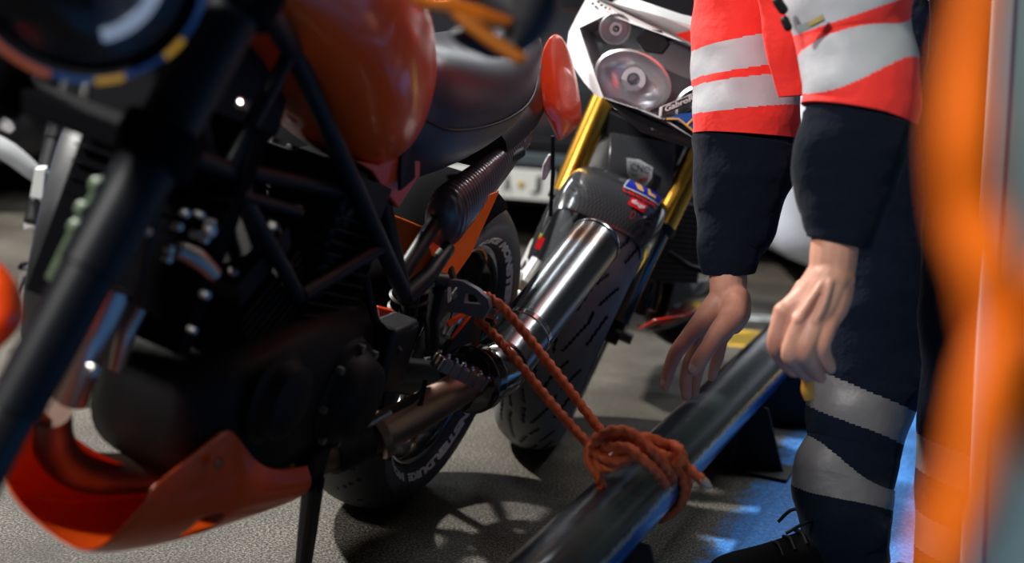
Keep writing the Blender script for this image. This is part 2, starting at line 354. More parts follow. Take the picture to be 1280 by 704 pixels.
# front wheel (mostly outside the frame)
_b=set(ktm.children); wheel(ktm,(1.44,0,.30),.30,.12,.216,mat('orange rim',(.75,.10,.01),.3,0,.5),.15,.07,spokes=10,n=120,discs=(1,-1))
for _o in set(ktm.children)-_b: _o.data.transform(Matrix.Translation((1.44,0,.30))@Matrix.Rotation(R(24),4,'Z')@Matrix.Translation((-1.44,0,-.30)))
g=MB(); rg_=[]
for i in range(15):
    th=R(0+78*i/14); rg_.append([V((math.sin(th)*(.338-.035*abs(v)**3),.108*v,.315+math.cos(th)*(.338-.035*abs(v)**3))) for v in (-1,-.75,-.4,0,.4,.75,1)])
g.loft(rg_,cap=False,closed=False); g.build('dark_tyre_shell',matt,ktm,solid=.004,sub=1)  # added black shell that keeps the lit tyre top dark
# swingarm
g=MB()
for s in (1,-1):
    g.tube([(0,.115*s,.315),(.2,.12*s,.34),(.42,.10*s,.40)],[(.024,.014),(.034,.016),(.03,.018)],n=10,flat=(0,0,1))
    g.disc((0,.125*s,.315),(0,1,0),.026,.03)
g.box((.36,0,.385),(.07,.2,.05)); g.build('swingarm',mat('swingarm black',(.02,.02,.022),.35,.5),ktm,bev=.003)
# engine
eng=MB()
def ring_yz(x,yc,zc,hy,hz,n=24,e=3.2):
    out=[]
    for j in range(n):
        a=2*PI*j/n; c,s=math.cos(a),math.sin(a)
        out.append(V((x,yc+hy*math.copysign(abs(c)**(2/e),c),zc+hz*math.copysign(abs(s)**(2/e),s))))
    return out
eng.loft([ring_yz(x,0,z,hy,hz) for x,z,hy,hz in((.44,.42,.07,.07),(.47,.42,.11,.11),(.55,.41,.125,.13),(.68,.41,.125,.13),(.78,.41,.115,.11),(.86,.42,.09,.08),(.88,.42,.05,.05))])
engine=eng.build('engine',engm,ktm,ang=50)
def cyl(base,top,rad,n=9):
    b,t=V(base),V(top); d=(t-b).normalized(); L=(t-b).length; g=MB(); g.tube([b,b+d*L],rad*.82,n=20)
    for i in range(n):
        c=b+d*(L*(.08+.62*i/(n-1))); x_=V((0,1,0)); y_=d.cross(x_); M_=Matrix((x_,y_,d)).transposed(); g.box(c,(rad*2.3,rad*2.2,.0045),M_)
    M_=Matrix((V((0,1,0)),d.cross(V((0,1,0))),d)).transposed(); g.box(b+d*L*.87,(rad*2.1,rad*1.9,L*.2),M_)
    o=g.build('cylinder',engm,ktm,bev=.0015)
    for sy in(-1,1):
        for sx in(-1,1):
            bl=MB(); bl.disc(b+d*(L*.98)+V((0,sy*rad*.8,0))+d.cross(V((0,1,0)))*sx*rad*.7,d,.007,.012,n=6); bl.build('cylinder_bolt',alu,o)
cyl((.68,.0,.48),(.79,.0,.64),.062); cyl((.60,0,.50),(.54,0,.72),.075)
g=MB(); c=k_(398,480,.56); c.y=.13
g.lathe([(.0001,.035),(.045,.034),(.058,.028),(.066,.012),(.070,0),(.082,-.004),(.084,-.02)],c,(0,1,0),n=40)
cov=g.build('clutch_cover',engm,ktm)
g=MB()
for i in range(8):
    a=2*PI*i/8; g=MB(); g.disc(c+V((math.cos(a)*.076,.0,math.sin(a)*.076)),(0,1,0),.006,.012,n=6); g.build('cover_bolt',alu,cov)
g=MB(); c=k_(300,478,.76); c.y=.12
g.lathe([(.0001,.03),(.035,.028),(.05,.02),(.055,0),(.065,-.006)],c,(0,1,0),n=32); g.build('alternator_cover',engm,engine)
g=MB(); p=k_(428,507,.50); g.loft([[p+V((dx,.0,dz))+V((0,y,0)) for dx,dz in((-.018,-.024),(.012,-.024),(.02,.0),(.014,.03),(-.014,.03),(-.02,.004))] for y in(-.012,.008)]); g.build('sprocket_cover_boss',mat('scuffed alloy',(.22,.19,.17),.5,.6),engine,bev=.004)
g=MB(); g.tube([k_(372,398,.60),k_(400,402,.58),k_(430,408,.55),k_(452,428,.52),k_(460,450,.50)],[.006]*5,n=10,smooth=5); g.build('hose',mat('grey rubber hose',(.06,.055,.055),.4),engine)
g=MB(); p=k_(386,386,.60); g.lathe([(.007,-.004),(.013,-.004),(.015,0),(.013,.004),(.007,.004)],p,(.3,1,.2),n=24,closedprof=True); g.build('banjo_bolt',mat('brass grey',(.38,.30,.24),.4,.8),engine)
g=MB()
for (x,y,r_) in ((231,266,.006),(249,268,.005),(222,283,.006),(262,288,.009),(243,293,.006),(255,299,.005),(166,308,.007),(212,312,.007),(209,323,.006),(240,412,.005),(256,368,.006),(115,463,.009)):
    xf=.98 if x>200 else 1.08
    g=MB(); g.disc(k_(x,y,xf),(.2,1,.1),r_*.75,.01,n=12); g.build('engine_bolt',mat('bright zinc',(.38,.37,.35),.35,1),engine)
for _p,_r in (([k_(222,311,.97),k_(245,322,.95),k_(270,345,.93)],[.010,.012,.008]),([k_(168,285,1.05),k_(186,291,1.03)],.005),([k_(257,276,.96),k_(268,279,.95)],.004)):
    g=MB(); g.tube(_p,_r,n=10,smooth=4); g.build('coolant_fitting',mat('dull alloy',(.35,.33,.30),.4,.9),engine)
# exhaust
ex=MB(); A1=k_(400,568,.55); 
P=[k_(62,515,.98),k_(70,560,.95),k_(110,590,.90),k_(200,590,.80),k_(320,585,.66),A1]
ex.tube(P,[.026,.026,.027,.027,.027,.030],n=20,smooth=6)
ex.build('header_collector',brown,ktm)
g=MB(); g.tube([k_(146,362,.98),k_(128,402,.99),k_(108,445,1.0),k_(88,500,1.0)],[.021,.021,.020,.02],n=18,smooth=5); g.build('header_pipe',mat('blued bronze pipe',(.55,.38,.32),.30,1,bump=(30,.2,.002)),ktm)
g=MB(); g.tube([k_(176,385,.95),k_(158,420,.96),k_(146,462,.96)],[.010,.011,.009],n=14,smooth=5); g.build('coolant_pipe',mat('bronze tube',(.5,.33,.26),.32,.9),ktm)
S0=k_(621,461,.19); S1=k_(742,304,-.19)
PE=k_(598,470,.30)
g=MB(); g.tube([k_(385,575,.58),k_(425,560,.51),k_(500,528,.42),k_(560,494,.345),k_(592,475,.285)],[.0275,.030,.030,.028,.027],n=24,smooth=6); 
g.tube([k_(470,548,.465),k_(480,543,.455)],[.035,.035],n=24)
g.build('exhaust_pipe',brown,ktm)
g=MB(); g.tube([k_(412,566,.53),k_(455,548,.475)],[.0345,.034],n=24); b_=k_(455,560,.475); g.tube([b_,b_+V((-.03,.03,-.01)),k_(485,550,.44)],[.007,.009,.007],n=8); g.build('pipe_clamp',engm,ktm)
D=(S1-S0).normalized(); 
def along(t): return S0+D*t
L=(S1-S0).length
PC=k_(590,474,.275); D2=(S0-PC).normalized(); L2=(S0-PC).length
g=MB(); g.tube([PC-D2*.012,PC-D2*.008,PC+D2*.018,PC+D2*.022],[.046,.056,.056,.050],n=48); g.build('carbon_end_cap',gloss,ktm,bev=.002)
g=MB(); g.tube([PC+D2*.015,PC+D2*.03,PC+D2*(L2*.6),S0],[.044,.047,.049,.0490],n=48); g.build('silencer_cone',mat('dark mirror steel',(.42,.38,.36),.12,1),ktm)
silm=stripes('brushed silencer steel',(.25,.26,.27),.24,1,34,.22,.0006,axis='X')
nt=silm.node_tree; bb=nt.nodes['Principled BSDF']; tc=nt.nodes.new('ShaderNodeTexCoord'); nz=nt.nodes.new('ShaderNodeTexNoise'); nz.inputs['Scale'].default_value=9; nz.inputs['Detail'].default_value=5
nt.links.new(tc.outputs['Object'],nz.inputs['Vector']); dn=nt.nodes.new('ShaderNodeVectorMath'); dn.operation='DISTANCE'; dn.inputs[1].default_value=tuple(k_(729,303,-.14)); nt.links.new(tc.outputs['Object'],dn.inputs[0])
ad=nt.nodes.new('ShaderNodeMath'); ad.operation='MULTIPLY_ADD'; nt.links.new(nz.outputs[0],ad.inputs[0]); ad.inputs[1].default_value=.06; nt.links.new(dn.outputs['Value'],ad.inputs[2])
rp=nt.nodes.new('ShaderNodeValToRGB'); rp.color_ramp.elements[0].position=.055; rp.color_ramp.elements[0].color=(.20,.09,.04,1); rp.color_ramp.elements[1].position=.082; rp.color_ramp.elements[1].color=(.30,.31,.32,1)
nt.links.new(ad.outputs[0],rp.inputs[0]); nt.links.new(rp.outputs[0],bb.inputs['Base Color'])
g=MB(); nr=90
g.tube([along(.0+L*i/30) for i in range(31)],[.049]*31,n=56); sil=g.build('silencer_body',silm,ktm,ang=50)
g=MB(); g.tube([along(L),along(L+.006),along(L+.012),along(L+.016)],[.051,.051,.047,.042],n=56); g.tube([along(L+.014),along(L+.03)],.022,n=24); g.build('silencer_end_cap',mat('pale steel',(.7,.68,.66),.2,1),sil)
g=MB(); g.tube([along(.10),along(.112)],[.0505,.0505],n=56); g.build('silencer_band',mat('polished band',(.85,.80,.76),.10,1),sil,bev=.001)
g=MB(); p=along(.015); g.lathe([(.048,-.002),(.0503,-.002),(.0503,.003),(.048,.003)],p,D,n=56,closedprof=True); g.build('rivet_band',gloss,sil)
# belly pan
pan=MB(); 
rows=[]
def prow(l,bl,b,br,r):   # left wall top, left low, bottom, right low, right top  (photo pixel, x)
    pts=[k_(*q) for q in (l,bl,b,br,r)]; P_,_=spline(pts,[0]*5,6); rows.append(P_)
prow((47,505,1.02),(8,600,1.02),(100,688,1.03),(168,640,.99),(187,612,.97))
prow((60,520,.99),(10,618,.98),(120,691,.98),(205,650,.93),(215,588,.92))
prow((110,560,.92),(50,625,.90),(170,682,.90),(255,645,.86),(268,545,.86))
prow((150,580,.88),(90,630,.86),(210,670,.86),(283,640,.83),(290,528,.84))
prow((190,590,.82),(140,625,.80),(250,660,.80),(315,632,.77),(316,580,.78))
prow((240,590,.74),(210,620,.73),(300,645,.73),(352,622,.69),(350,590,.70))
prow((280,585,.66),(260,610,.66),(340,630,.65),(388,612,.62),(386,580,.63))
pan.loft(rows,cap=False,closed=False)
# a pressed hole: drop faces near it
hc=[(i,j) for i in (3,) for j in (16,17,18)]
n_=len(rows[0])
keep=[k for k,f in enumerate(pan.f) if not (k//(n_-1)==2 and (k%(n_-1)) in (15,16,17))]
pan.f=[pan.f[k] for k in keep]; pan.m=[pan.m[k] for k in keep]; pan.uv=[pan.uv[k] for k in keep]
panm=mat('orange pan plastic',(.80,.085,.006),.34,0,.2)
bp_=pan.build('belly_pan',panm,ktm,solid=.004,sub=2)
g=MB()
for x,y,xf in ((270,578,.87),(370,600,.645)): g=MB(); g.disc(k_(x,y,xf)+V((0,.004,0)),(.1,1,0),.007,.006,n=16); g.build('pan_screw',mat('brown screw',(.25,.15,.1),.5,.5),bp_)
# frame tubes
fr=MB(); segs_=[((365,60,.82),(505,368,.42),.0125),((365,62,.82),(285,212,.90),.010),((285,208,.90),(432,240,.60),.0105),((432,240,.60),(352,418,.62),.010),((285,212,.90),(374,372,.70),.010),((376,368,.70),(474,309,.52),.0115),((300,243,.88),(374,265,.72),.008),((365,60,.82),(330,10,1.0),.014),((505,368,.42),(470,210,.45),.012),((285,212,.90),(225,190,1.02),.012)]
for a,b,r_ in segs_:
    pa,pb=k_(*a),k_(*b); fr.tube([pa,pb],r_,n=14); fr.tube([mir(pa),mir(pb)],r_,n=14)
fr.tube([k_(330,10,1.0),mir(k_(330,10,1.0))],.02,n=14)
frame=fr.build('frame',satin,ktm)
g=MB(); g.tube([k_(496,352,.42),k_(530,300,.34),k_(566,238,.22),k_(650,190,-.02)],[.013,.013,.012,.011],n=12); g.tube([k_(553,302,.22),k_(565,350,.24)],.0085,n=10); g.tube([k_(505,372,.42),k_(535,345,.36),k_(560,310,.28)],[.016,.014,.012],n=12)
for a in ((496,352,.42),(566,238,.22)): pass
g.build('subframe',satin,ktm)
# tank
tk=MB(); secs=[(1.0,.985,1.02,.03),(.98,.965,1.03,.06),(.92,.945,1.06,.105),(.82,.895,1.08,.140),(.72,.832,1.08,.153),(.62,.762,1.04,.145),(.53,.716,.99,.122),(.45,.705,.95,.095),(.39,.74,.90,.07),(.375,.76,.87,.04)]
tk.loft([ring_yz(x,0,(a+b)/2,hy,(b-a)/2,28,2.4) for x,a,b,hy in secs]); tank=tk.build('fuel_tank',orange,ktm,sub=1,ang=80)
g=MB(); g.tube([(.85,0,1.07),(.85,0,1.085)],.045,n=28); g.build('filler_cap',black,tank)
# side panel (red wedge with mesh inset)
def pxplate(name,pts,th,m,par=ktm,bev=.002,n=None):
    P_=[k_(*p) for p in pts]; g=MB(); nn=(P_[1]-P_[0]).cross(P_[2]-P_[0]).normalized(); g.plate(P_,nn*th); return g.build(name,m,par,bev=bev)
sp_=pxplate('side_panel',[(440,200,.58),(470,205,.52),(492,190,.48),(512,150,.44),(523,148,.42),(521,218,.40),(494,259,.43),(478,240,.47),(462,214,.52)],.012,darkorange)
pxplate('mesh_inset',[(500,195,.475),(516,176,.447),(517,222,.435),(499,238,.46)],.006,black,sp_,bev=0)
# seat
st=MB(); secs=[(.475,.78,.86,.05),(.45,.71,.895,.085),(.39,.672,.905,.108),(.30,.682,.895,.118),(.2,.705,.89,.122),(.1,.730,.895,.115),(.02,.752,.905,.097),(-.05,.775,.915,.072),(-.10,.80,.925,.056),(-.13,.84,.915,.035)]
def seatring(x,a,b,hy,n=36):
    out=[]
    for j in range(n):
        t=2*PI*j/n; c_,s_=math.cos(t),math.sin(t); y=hy*math.copysign(abs(c_)**.75,c_); z=(a+b)/2+(b-a)/2*math.copysign(abs(s_)**.8,s_)
        if s_<0: y*=1-.25*(-s_)**2*1
        out.append(V((x,y,z)))
    return out
st.loft([seatring(*s_) for s_ in secs]); seat=st.build('seat',blackvinyl,ktm,sub=1,ang=80)
g=MB()
for s in (1,-1):
    pts=[]
    for x,a,b,hy in secs[1:-1]: pts.append(V((x,s*hy*1.0,a+(b-a)*.50)))
    g.tube(pts,.0022,n=6,smooth=4)
g.build('seat_seam',black,seat)
# tail panel
def shellpatch(name,grid,m,par,solid=.004,sub=2):
    g=MB(); g.loft([[k_(*q) for q in row] for row in grid],cap=False,closed=False); return g.build(name,m,par,solid=solid,sub=sub)
shellpatch('tail_panel',[[(675,66,-.12),(690,36,-.22),(704,44,-.30),(714,68,-.34)],[(674,100,-.11),(690,92,-.14),(708,95,-.22),(724,110,-.30)],[(677,128,-.10),(692,130,-.12),(712,138,-.19),(729,142,-.28)],[(682,146,-.12),(694,152,-.15),(712,156,-.2),(726,156,-.28)],[(694,164,-.19),(697,178,-.19),(703,176,-.22),(712,168,-.26)]],orange,ktm)
g=MB(); g.tube([(.05,0,.72),(-.1,0,.76),(-.2,0,.80),(-.28,0,.83)],[(.05,.09),(.045,.08),(.035,.06),(.02,.04)],n=16,flat=(0,0,1)); g.tube([k_(691,170,-.25),k_(691,215,-.27),k_(688,270,-.29)],.004,n=8); g.build('tail_underside',black,ktm)
g=MB(); g.tube([k_(680,222,-.27),k_(684,208,-.27),k_(688,196,-.27)],[(.004,.005),(.007,.010),(.005,.006)],n=12,smooth=3,round_=True); g.build('tail_indicator',white,ktm)
# ribbed cover below the seat
cv=MB(); a,b=k_(548,280,.30),k_(660,172,-.10); rings=[]; NR=150
for i in range(NR+1):
    t=i/NR; p=a.lerp(b,t); rr=.047*(1-t)**.8+.012; rr*=math.sqrt(max(0,1-max(0,(.10-t)/.10)**2))*.98+.02
    rr*=1+.035*math.sin(t*2*PI*36)
    ring=[]
    d=(b-a).normalized(); n1=(V((0,0,1))-d*d.z).normalized(); n2=d.cross(n1)
    for j in range(28):
        th=2*PI*j/28; ring.append(p+n1*rr*1.0*math.cos(th)+n2*rr*.62*math.sin(th))
    rings.append(ring)
cv.loft(rings); cv.build('ribbed_cover',mat('ribbed black plastic',(.045,.038,.045),.30,0,.2),ktm,ang=60)
# orange inner fender
pxplate('inner_fender',[(624,238,.13),(588,318,.20),(567,348,.24),(553,345,.25),(540,325,.27),(530,300,.29),(560,262,.24)],.004,mat('brightened orange plastic',(1,.17,.01),.35,0,.2))  # orange brightened in the colour, little light reaches these panels
pxplate('inner_panel',[(455,262,.33),(475,262,.33),(532,285,.32),(540,315,.31),(542,345,.31),(505,352,.33),(492,342,.33)],.004,mat('brightened orange plastic',(1,.17,.01),.35,0,.2))
pxplate('linkage_cover',[(508,352,.28),(533,345,.24),(530,369,.24),(506,368,.28)],.01,mat('red orange plastic',(.75,.05,.01),.35))
pxplate('linkage_cover',[(472,383,.36),(492,388,.33),(486,400,.33),(474,398,.36)],.01,MATS['red orange plastic'])
pxplate('mud_flap',[(430,336,.45),(446,338,.43),(444,348,.43),(432,345,.45)],.006,orange)
g=MB(); 
for i in range(8):
    q=k_(508+i*2.2,398-i*14,.30-.008*i); g.lathe([(.030,-.003),(.034,0),(.030,.003),(.026,0)],q,(.3,0,1),n=24,closedprof=True)
g.tube([k_(508,405,.30),k_(524,300,.24)],.016,n=12); g.build('rear_shock',mat('shock black',(.02,.02,.022),.35,.3),ktm)
# passenger peg bracket
def holeplate(name,outer,holes,th,m,par):
    bm=bmesh.new(); nn=None; P_=[k_(*p) for p in outer]; nn=(P_[1]-P_[0]).cross(P_[2]-P_[0])
    from mathutils.geometry import tessellate_polygon
    loops=[P_]+[[k_(*p) for p in h] for h in holes]; flat=[p for l in loops for p in l]; tr=tessellate_polygon(loops); nn=(flat[tr[0][1]]-flat[tr[0][0]]).cross(flat[tr[0][2]]-flat[tr[0][0]]).normalized()*th
    g=MB(); N_=len(flat); vs=[p-nn/2 for p in flat]+[p+nn/2 for p in flat]; fs=[tuple(t) for t in tr]+[tuple(i+N_ for i in t[::-1]) for t in tr]; o=0
    for l in loops:
        for i in range(len(l)): j=(i+1)%len(l); fs.append((o+i,o+j,o+j+N_,o+i+N_))
        o+=len(l)
    g.add(vs,fs); return g.build(name,m,par)
bracketm=mat('grey anodised bracket',(.20,.20,.225),.38,.6,bump=(200,.2,.0005))
X=.26; Y=.26
br=holeplate('footrest_bracket',[(555,352,X),(566,349,X),(580,351,X),(598,361,Y),(612,374,Y),(614,384,Y),(606,398,Y),(598,397,Y),(580,391,X),(556,388,X),(556,374,X)],[[(562,358,X),(574,358,X),(574,370,X),(562,378,X)],[(584,366,X),(595,368,Y),(603,380,Y),(582,378,X)]],.014,bracketm,ktm)
g=MB(); p=k_(611,391,.235); g.disc(p,(0,1,.1),.009,.03,n=6); g.disc(p+V((0,.018,0)),(0,1,0),.013,.006); q=k_(602,388,.24);g.disc(q,(0,1,.1),.007,.03,n=6); g.build('bracket_bolt',chrome,br)
g=MB(); g.tube([k_(548,362,.30),k_(540,400,.31),k_(540,440,.33)],[(.02,.012),(.018,.012),(.014,.01)],n=10); g.tube([k_(540,350,.31),k_(556,352,.29)],.014,n=10); g.build('footrest_hanger',satin,ktm)
pxplate('orange_strut',[(557,404,.2),(579,388,.17),(586,391,.16),(560,409,.2)],.006,orange)
pxplate('orange_strut',[(562,424,.2),(587,391,.16),(592,393,.16),(566,424,.2)],.006,darkorange)
# rider footrest with teeth, shift lever
g=MB(); a,b=k_(546,452,.36)+V((0,-.01,0)),k_(604,482,.36); a=k_(546,452,.42); b=k_(602,480,.34); d=(b-a).normalized(); up=V((0,0,1)); sd=d.cross(up).normalized(); up=sd.cross(d)
Mx=Matrix((d,sd,up)).transposed(); Ln=(b-a).length; mid=(a+b)/2
g.box(mid,(Ln,.005,.022),Mx); 
for s in (1,-1): g.box(mid+sd*.011*s,(Ln,.003,.02),Mx)
for i in range(6): 
    c=a+d*(Ln*(i+.3)/5.6); g.box(c,(.003,.028,.02),Mx)
    for s in(1,-1): g.box(c+sd*.012*s+up*.012,(.005,.005,.006),Mx)
peg=g.build('footrest',mat('worn peg steel',(.22,.16,.14),.35,.9),ktm,bev=.0008)
g=MB()
for i in range(6):
    c=a+d*(Ln*(i+.3)/5.6)
    for s in(1,-1): g.disc(c+sd*.012*s+up*.0155,up,.0028,.003,n=10)
g.build('footrest_teeth',chrome,peg)
g=MB(); g.tube([k_(434,545,.50),k_(460,531,.49),k_(488,515,.48)],[.0045,.006,.0045],n=10,round_=True); g.build('shift_lever_tip',mat('pale rubber metal',(.62,.55,.50),.35,.8),ktm)
g=MB(); g.tube([k_(488,515,.48),k_(512,503,.45),k_(528,490,.43)],[.005,.005,.005],n=8); g.tube([k_(484,482,.42),k_(475,515,.43)],[.0035,.0035],n=8); g.tube([k_(532,475,.40),k_(526,505,.41),k_(490,530,.43)],.004,n=8); g.build('shift_lever',engm,ktm)
# side stand
ft=K.loc(onz(378,715,.012)); tp=k_(392,600,.60)
g=MB(); g.tube([tp,tp.lerp(ft,.5),ft],[(.022,.016),(.021,.015),(.018,.013)],n=12); sst=g.build('side_stand',pegblack,ktm)
g=MB(); g.tube([tp+V((.02,.02,0)),tp.lerp(ft,.85)+V((.03,.012,0))],.007,n=10,prof=lambda th,l:1+.25*math.sin(l*2*PI/.008)) if 0 else g.tube([tp.lerp(ft,i/60)+V((.022,.01,0)) for i in range(52)],[.006+.0018*(i%2) for i in range(52)],n=8); g.build('stand_spring',engm,sst)
g=MB(); g.disc(ft,K.mat().to_3x3().inverted()@V((0,0,1)),.028,.012); g.build('stand_foot',black,sst)
g=MB(); g.box(tp+V((0,-.02,.02)),(.05,.05,.06)); g.build('stand_mount',engm,sst,bev=.006)
# fork, clamps, headlight, handlebar
def fork(s,shift=0):
    g=MB(); a=V((1.03,.105*s,1.0)); b=V((1.43,.105*s,.31)); d=(b-a).normalized()
    g.tube([a-d*.06,a+d*.35,a+d*.352,a+d*.50],[.031,.031,.028,.027],n=28); o=g.build('fork_leg',satin,ktm)
    g=MB(); g.tube([a+d*.49,a+d*.52,a+d*.76,a+d*.80],[.024,.024,.030,.026],n=24); g.disc(b,(0,1,0),.035,.06); g.build('fork_slider',mat('black slider',(.02,.02,.022),.3,.3),o); return a,d
a,d=fork(1); fork(-1)
g=MB()
for t_ in (.03,.21):
    for s in(1,-1): g.tube([a+d*(t_-.022)+V((0,-.0 if s==1 else -.21,0)),a+d*(t_+.022)+V((0,-.0 if s==1 else -.21,0))],.043,n=28)
    g.box(a+d*t_+V((-.02,-.105,-.005)),(.05,.19,.026))
tcl=g.build('triple_clamp',matt,ktm,bev=.004)
g=MB()
for q in ((213,54,1.16),(216,48,1.16)): pass
g.disc(k_(258,25,1.06),(-.3,1,.2),.009,.01); g.disc(k_(303,130,.95),(0,1,0),.006,.01); g.build('clamp_bolt',chrome,tcl)
# headlight: bowl, chrome ring, coloured ring, lens, painted reflections
hc=k_(106,-52,1.26); hax=(CC-K.wd(hc)); hax=V((hax.dot(K.fw),hax.dot(K.lf),hax.dot(K.up))).normalized(); hax=V((.86,.50,.02)).normalized()
g=MB(); g.lathe([(.0001,-.11),(.05,-.105),(.085,-.07),(.103,-.02),(.108,0),(.104,.006),(.098,.0),(.094,-.02)],hc,hax,n=64); hl=g.build('headlight_shell',gloss,ktm)
g=MB(); g.lathe([(.0001,-.06),(.04,-.052),(.07,-.03),(.088,-.004),(.093,.002)],hc,hax,n=64); g.build('headlight_reflector',mat('smoked reflector',(.05,.055,.065),.16,.9),hl)
g=MB(); g.lathe([(.0001,.018),(.05,.014),(.085,.004),(.096,-.004)],hc,hax,n=64); g.build('headlight_lens',glass,hl,solid=.002)
def arcpiece(r0,r1,a0,a1,off,m,name):
    g=MB(); rings=[]; x_=hax.orthogonal().normalized(); x_=V((0,0,1)); x_=(x_-hax*x_.dot(hax)).normalized(); y_=hax.cross(x_)
    for i in range(25):
        t=R(a0+(a1-a0)*i/24); dd=x_*math.cos(t)+y_*math.sin(t); rings.append([hc+dd*r0+hax*off,hc+dd*r1+hax*off,hc+dd*r1+hax*(off+.004),hc+dd*r0+hax*(off+.004)])
    g.loft(rings); g.build(name,m,hl)
arcpiece(.1035,.1085,100,330,.003,mat('dark blue trim',(.03,.09,.25),.2,0,.5),'headlight_ring')
def amber(): return mat('amber reflection',(.8,.42,.03),.25,0,.5)
arcpiece(.1038,.1092,196,210,.006,amber(),'headlight_reflection'); arcpiece(.1038,.1092,232,244,.006,amber(),'headlight_reflection')  # amber reflections on the headlight, put in as coloured arcs
arcpiece(.1038,.1092,140,175,.006,mat('rust red reflection',(.55,.12,.03),.3,0,.5),'headlight_reflection')  # rust red reflection, likewise a coloured arc
arcpiece(.06,.072,205,285,.012,mat('pale blue reflection',(.5,.6,.72),.15,0,.5),'lens_reflection')  # pale reflection inside the lens, built as a coloured arc
# radiator & hose, horn
g=MB(); g.box((.90,-.04,.67),(.03,.22,.28),Matrix.Rotation(R(-15),3,'Y')); 
for i in range(10): g.box((.905,-.04,.58+i*.02),(.03,.21,.002),Matrix.Rotation(R(-15),3,'Y'))
g.build('radiator',matt,ktm)  # enlarged in black to cover the lit floor behind it
g=MB(); g.box((.47,-.01,.60),(.07,.15,.22)); g.box((.50,.03,.50),(.06,.1,.1)); g.build('dark_filler_block',matt,ktm,bev=.015)  # added dark blocks hiding bright floor between cylinder and frame
g=MB(); g.tube([k_(133,225,1.12),k_(112,262,1.12),k_(88,305,1.12),k_(66,352,1.12)],[(.008,.005),(.010,.005),(.009,.005),(.010,.005)],n=10,smooth=5,flat=(0,1,0))
for x,y in ((122,232),(104,262),(95,285)): g.disc(k_(x,y,1.13),(.3,1,0),.008,.012,n=14)
g.build('cable_guide',mat('pale green nylon',(.10,.145,.085),.5),ktm,bev=.001)
# handlebar, lever, hand guard
g=MB(); g.tube([(1.0,-.40,1.04),(1.0,-.2,1.09),(1.05,0,1.08),(1.0,.2,1.09),(1.0,.38,1.04)],.011,n=12,smooth=6); hb=g.build('handlebar',satin,ktm)
g=MB(); q=[k_(700,-40,.95),k_(670,10,.97),k_(640,42,.98)]
G0=k_(660,-30,.98); G1=k_(625,30,1.02)
g.tube([k_(664,-90,.97),k_(664,-40,.98),k_(662,5,.99),k_(652,38,1.0),k_(642,58,1.01)],[(.034,.03),(.037,.03),(.035,.028),(.026,.02),(.012,.010)],n=24,smooth=5,round_=True); g.tube([k_(650,66,1.0),k_(615,58,1.0),k_(580,46,1.01),k_(566,44,1.01)],[(.006,.006),(.014,.012),(.010,.01),(.003,.003)],n=16,smooth=5,round_=True); hg=g.build('hand_guard',mat('matt black guard',(.010,.010,.011),.6),hb)
g=MB(); g.tube([k_(505,-8,1.06),k_(535,4,1.05),k_(565,8,1.04),k_(600,22,1.03),k_(634,28,1.02)],[(.004,.004),(.006,.007),(.009,.009),(.011,.012),(.005,.006)],n=12,smooth=5,round_=True); lv=g.build('clutch_lever',mat('orange anodised',(.95,.22,.015),.18,.5,.6),hb)
g=MB(); g.tube([k_(562,8,1.04),k_(590,32,1.04),k_(620,54,1.04),k_(651,74,1.04)],[(.005,.006),(.006,.008),(.006,.008),(.006,.007)],n=12,smooth=5,round_=True); g.build('clutch_lever_arm',mat('brown orange metal',(.50,.15,.02),.3,.4),lv)
g=MB(); g.tube([(1.0,.26,1.075),(1.0,.385,1.038)],[.017,.018],n=20); g.build('grip',rubber,hb)
# front fender and right side bits seen past the fork
g=MB(); rings=[]
for i in range(17):
    th=R(-50+85*i/16); d_=V((-math.sin(th),0,math.cos(th))); rings.append([V((1.44,0,.30))+d_*(.335-.03*(abs(v)**2.5))+V((0,.075*v,0)) for v in (-1,-.8,-.5,0,.5,.8,1)])
g.loft(rings,cap=False,closed=False); g.build('front_fender',orange,ktm,solid=.004)
g=MB(); g.tube([k_(24,472,1.12),k_(12,520,1.13),k_(-8,570,1.14)],[.017,.016,.016],n=18,round_=True); g.build('coolant_tube',chrome,ktm)
g=MB(); p=k_(5,385,1.15); 
g.tube([k_(-10,330,1.18),k_(2,360,1.18),k_(8,395,1.18),k_(-4,430,1.18)],[.006,.016,.018,.006],n=16,smooth=4,round_=True); g.build('orange_scoop',orange,ktm)
# engine clutter: cables
g=MB()
for pts,r_ in (([(215,190,1.0),(200,250,1.0),(180,330,1.0),(170,380,.98)],.005),([(300,250,.85),(330,330,.75),(372,400,.62)],.006),([(250,120,1.0),(270,200,.92),(320,300,.8),(340,380,.7)],.004),([(455,330,.45),(470,400,.45),(500,440,.44)],.006),([(450,300,.48),(430,380,.5),(445,430,.5)],.005)):
    g.tube([k_(*p) for p in pts],r_,n=8,smooth=6)
g.build('control_cables',black,ktm)
g=MB(); g.box(k_(505,450,.42)+V((0,-.03,0)),(.09,.05,.11)); g.build('battery_box',black,ktm,bev=.01)
g=MB(); g.box(k_(330,130,.80)+V((0,-.10,0)),(.25,.14,.14)); g.build('airbox',black,ktm,bev=.02)
# chain and sprocket cover zone
g=MB(); g.disc((0,.09,.315),(0,1,0),.09,.006,n=60); g.build('rear_sprocket',black,ktm)
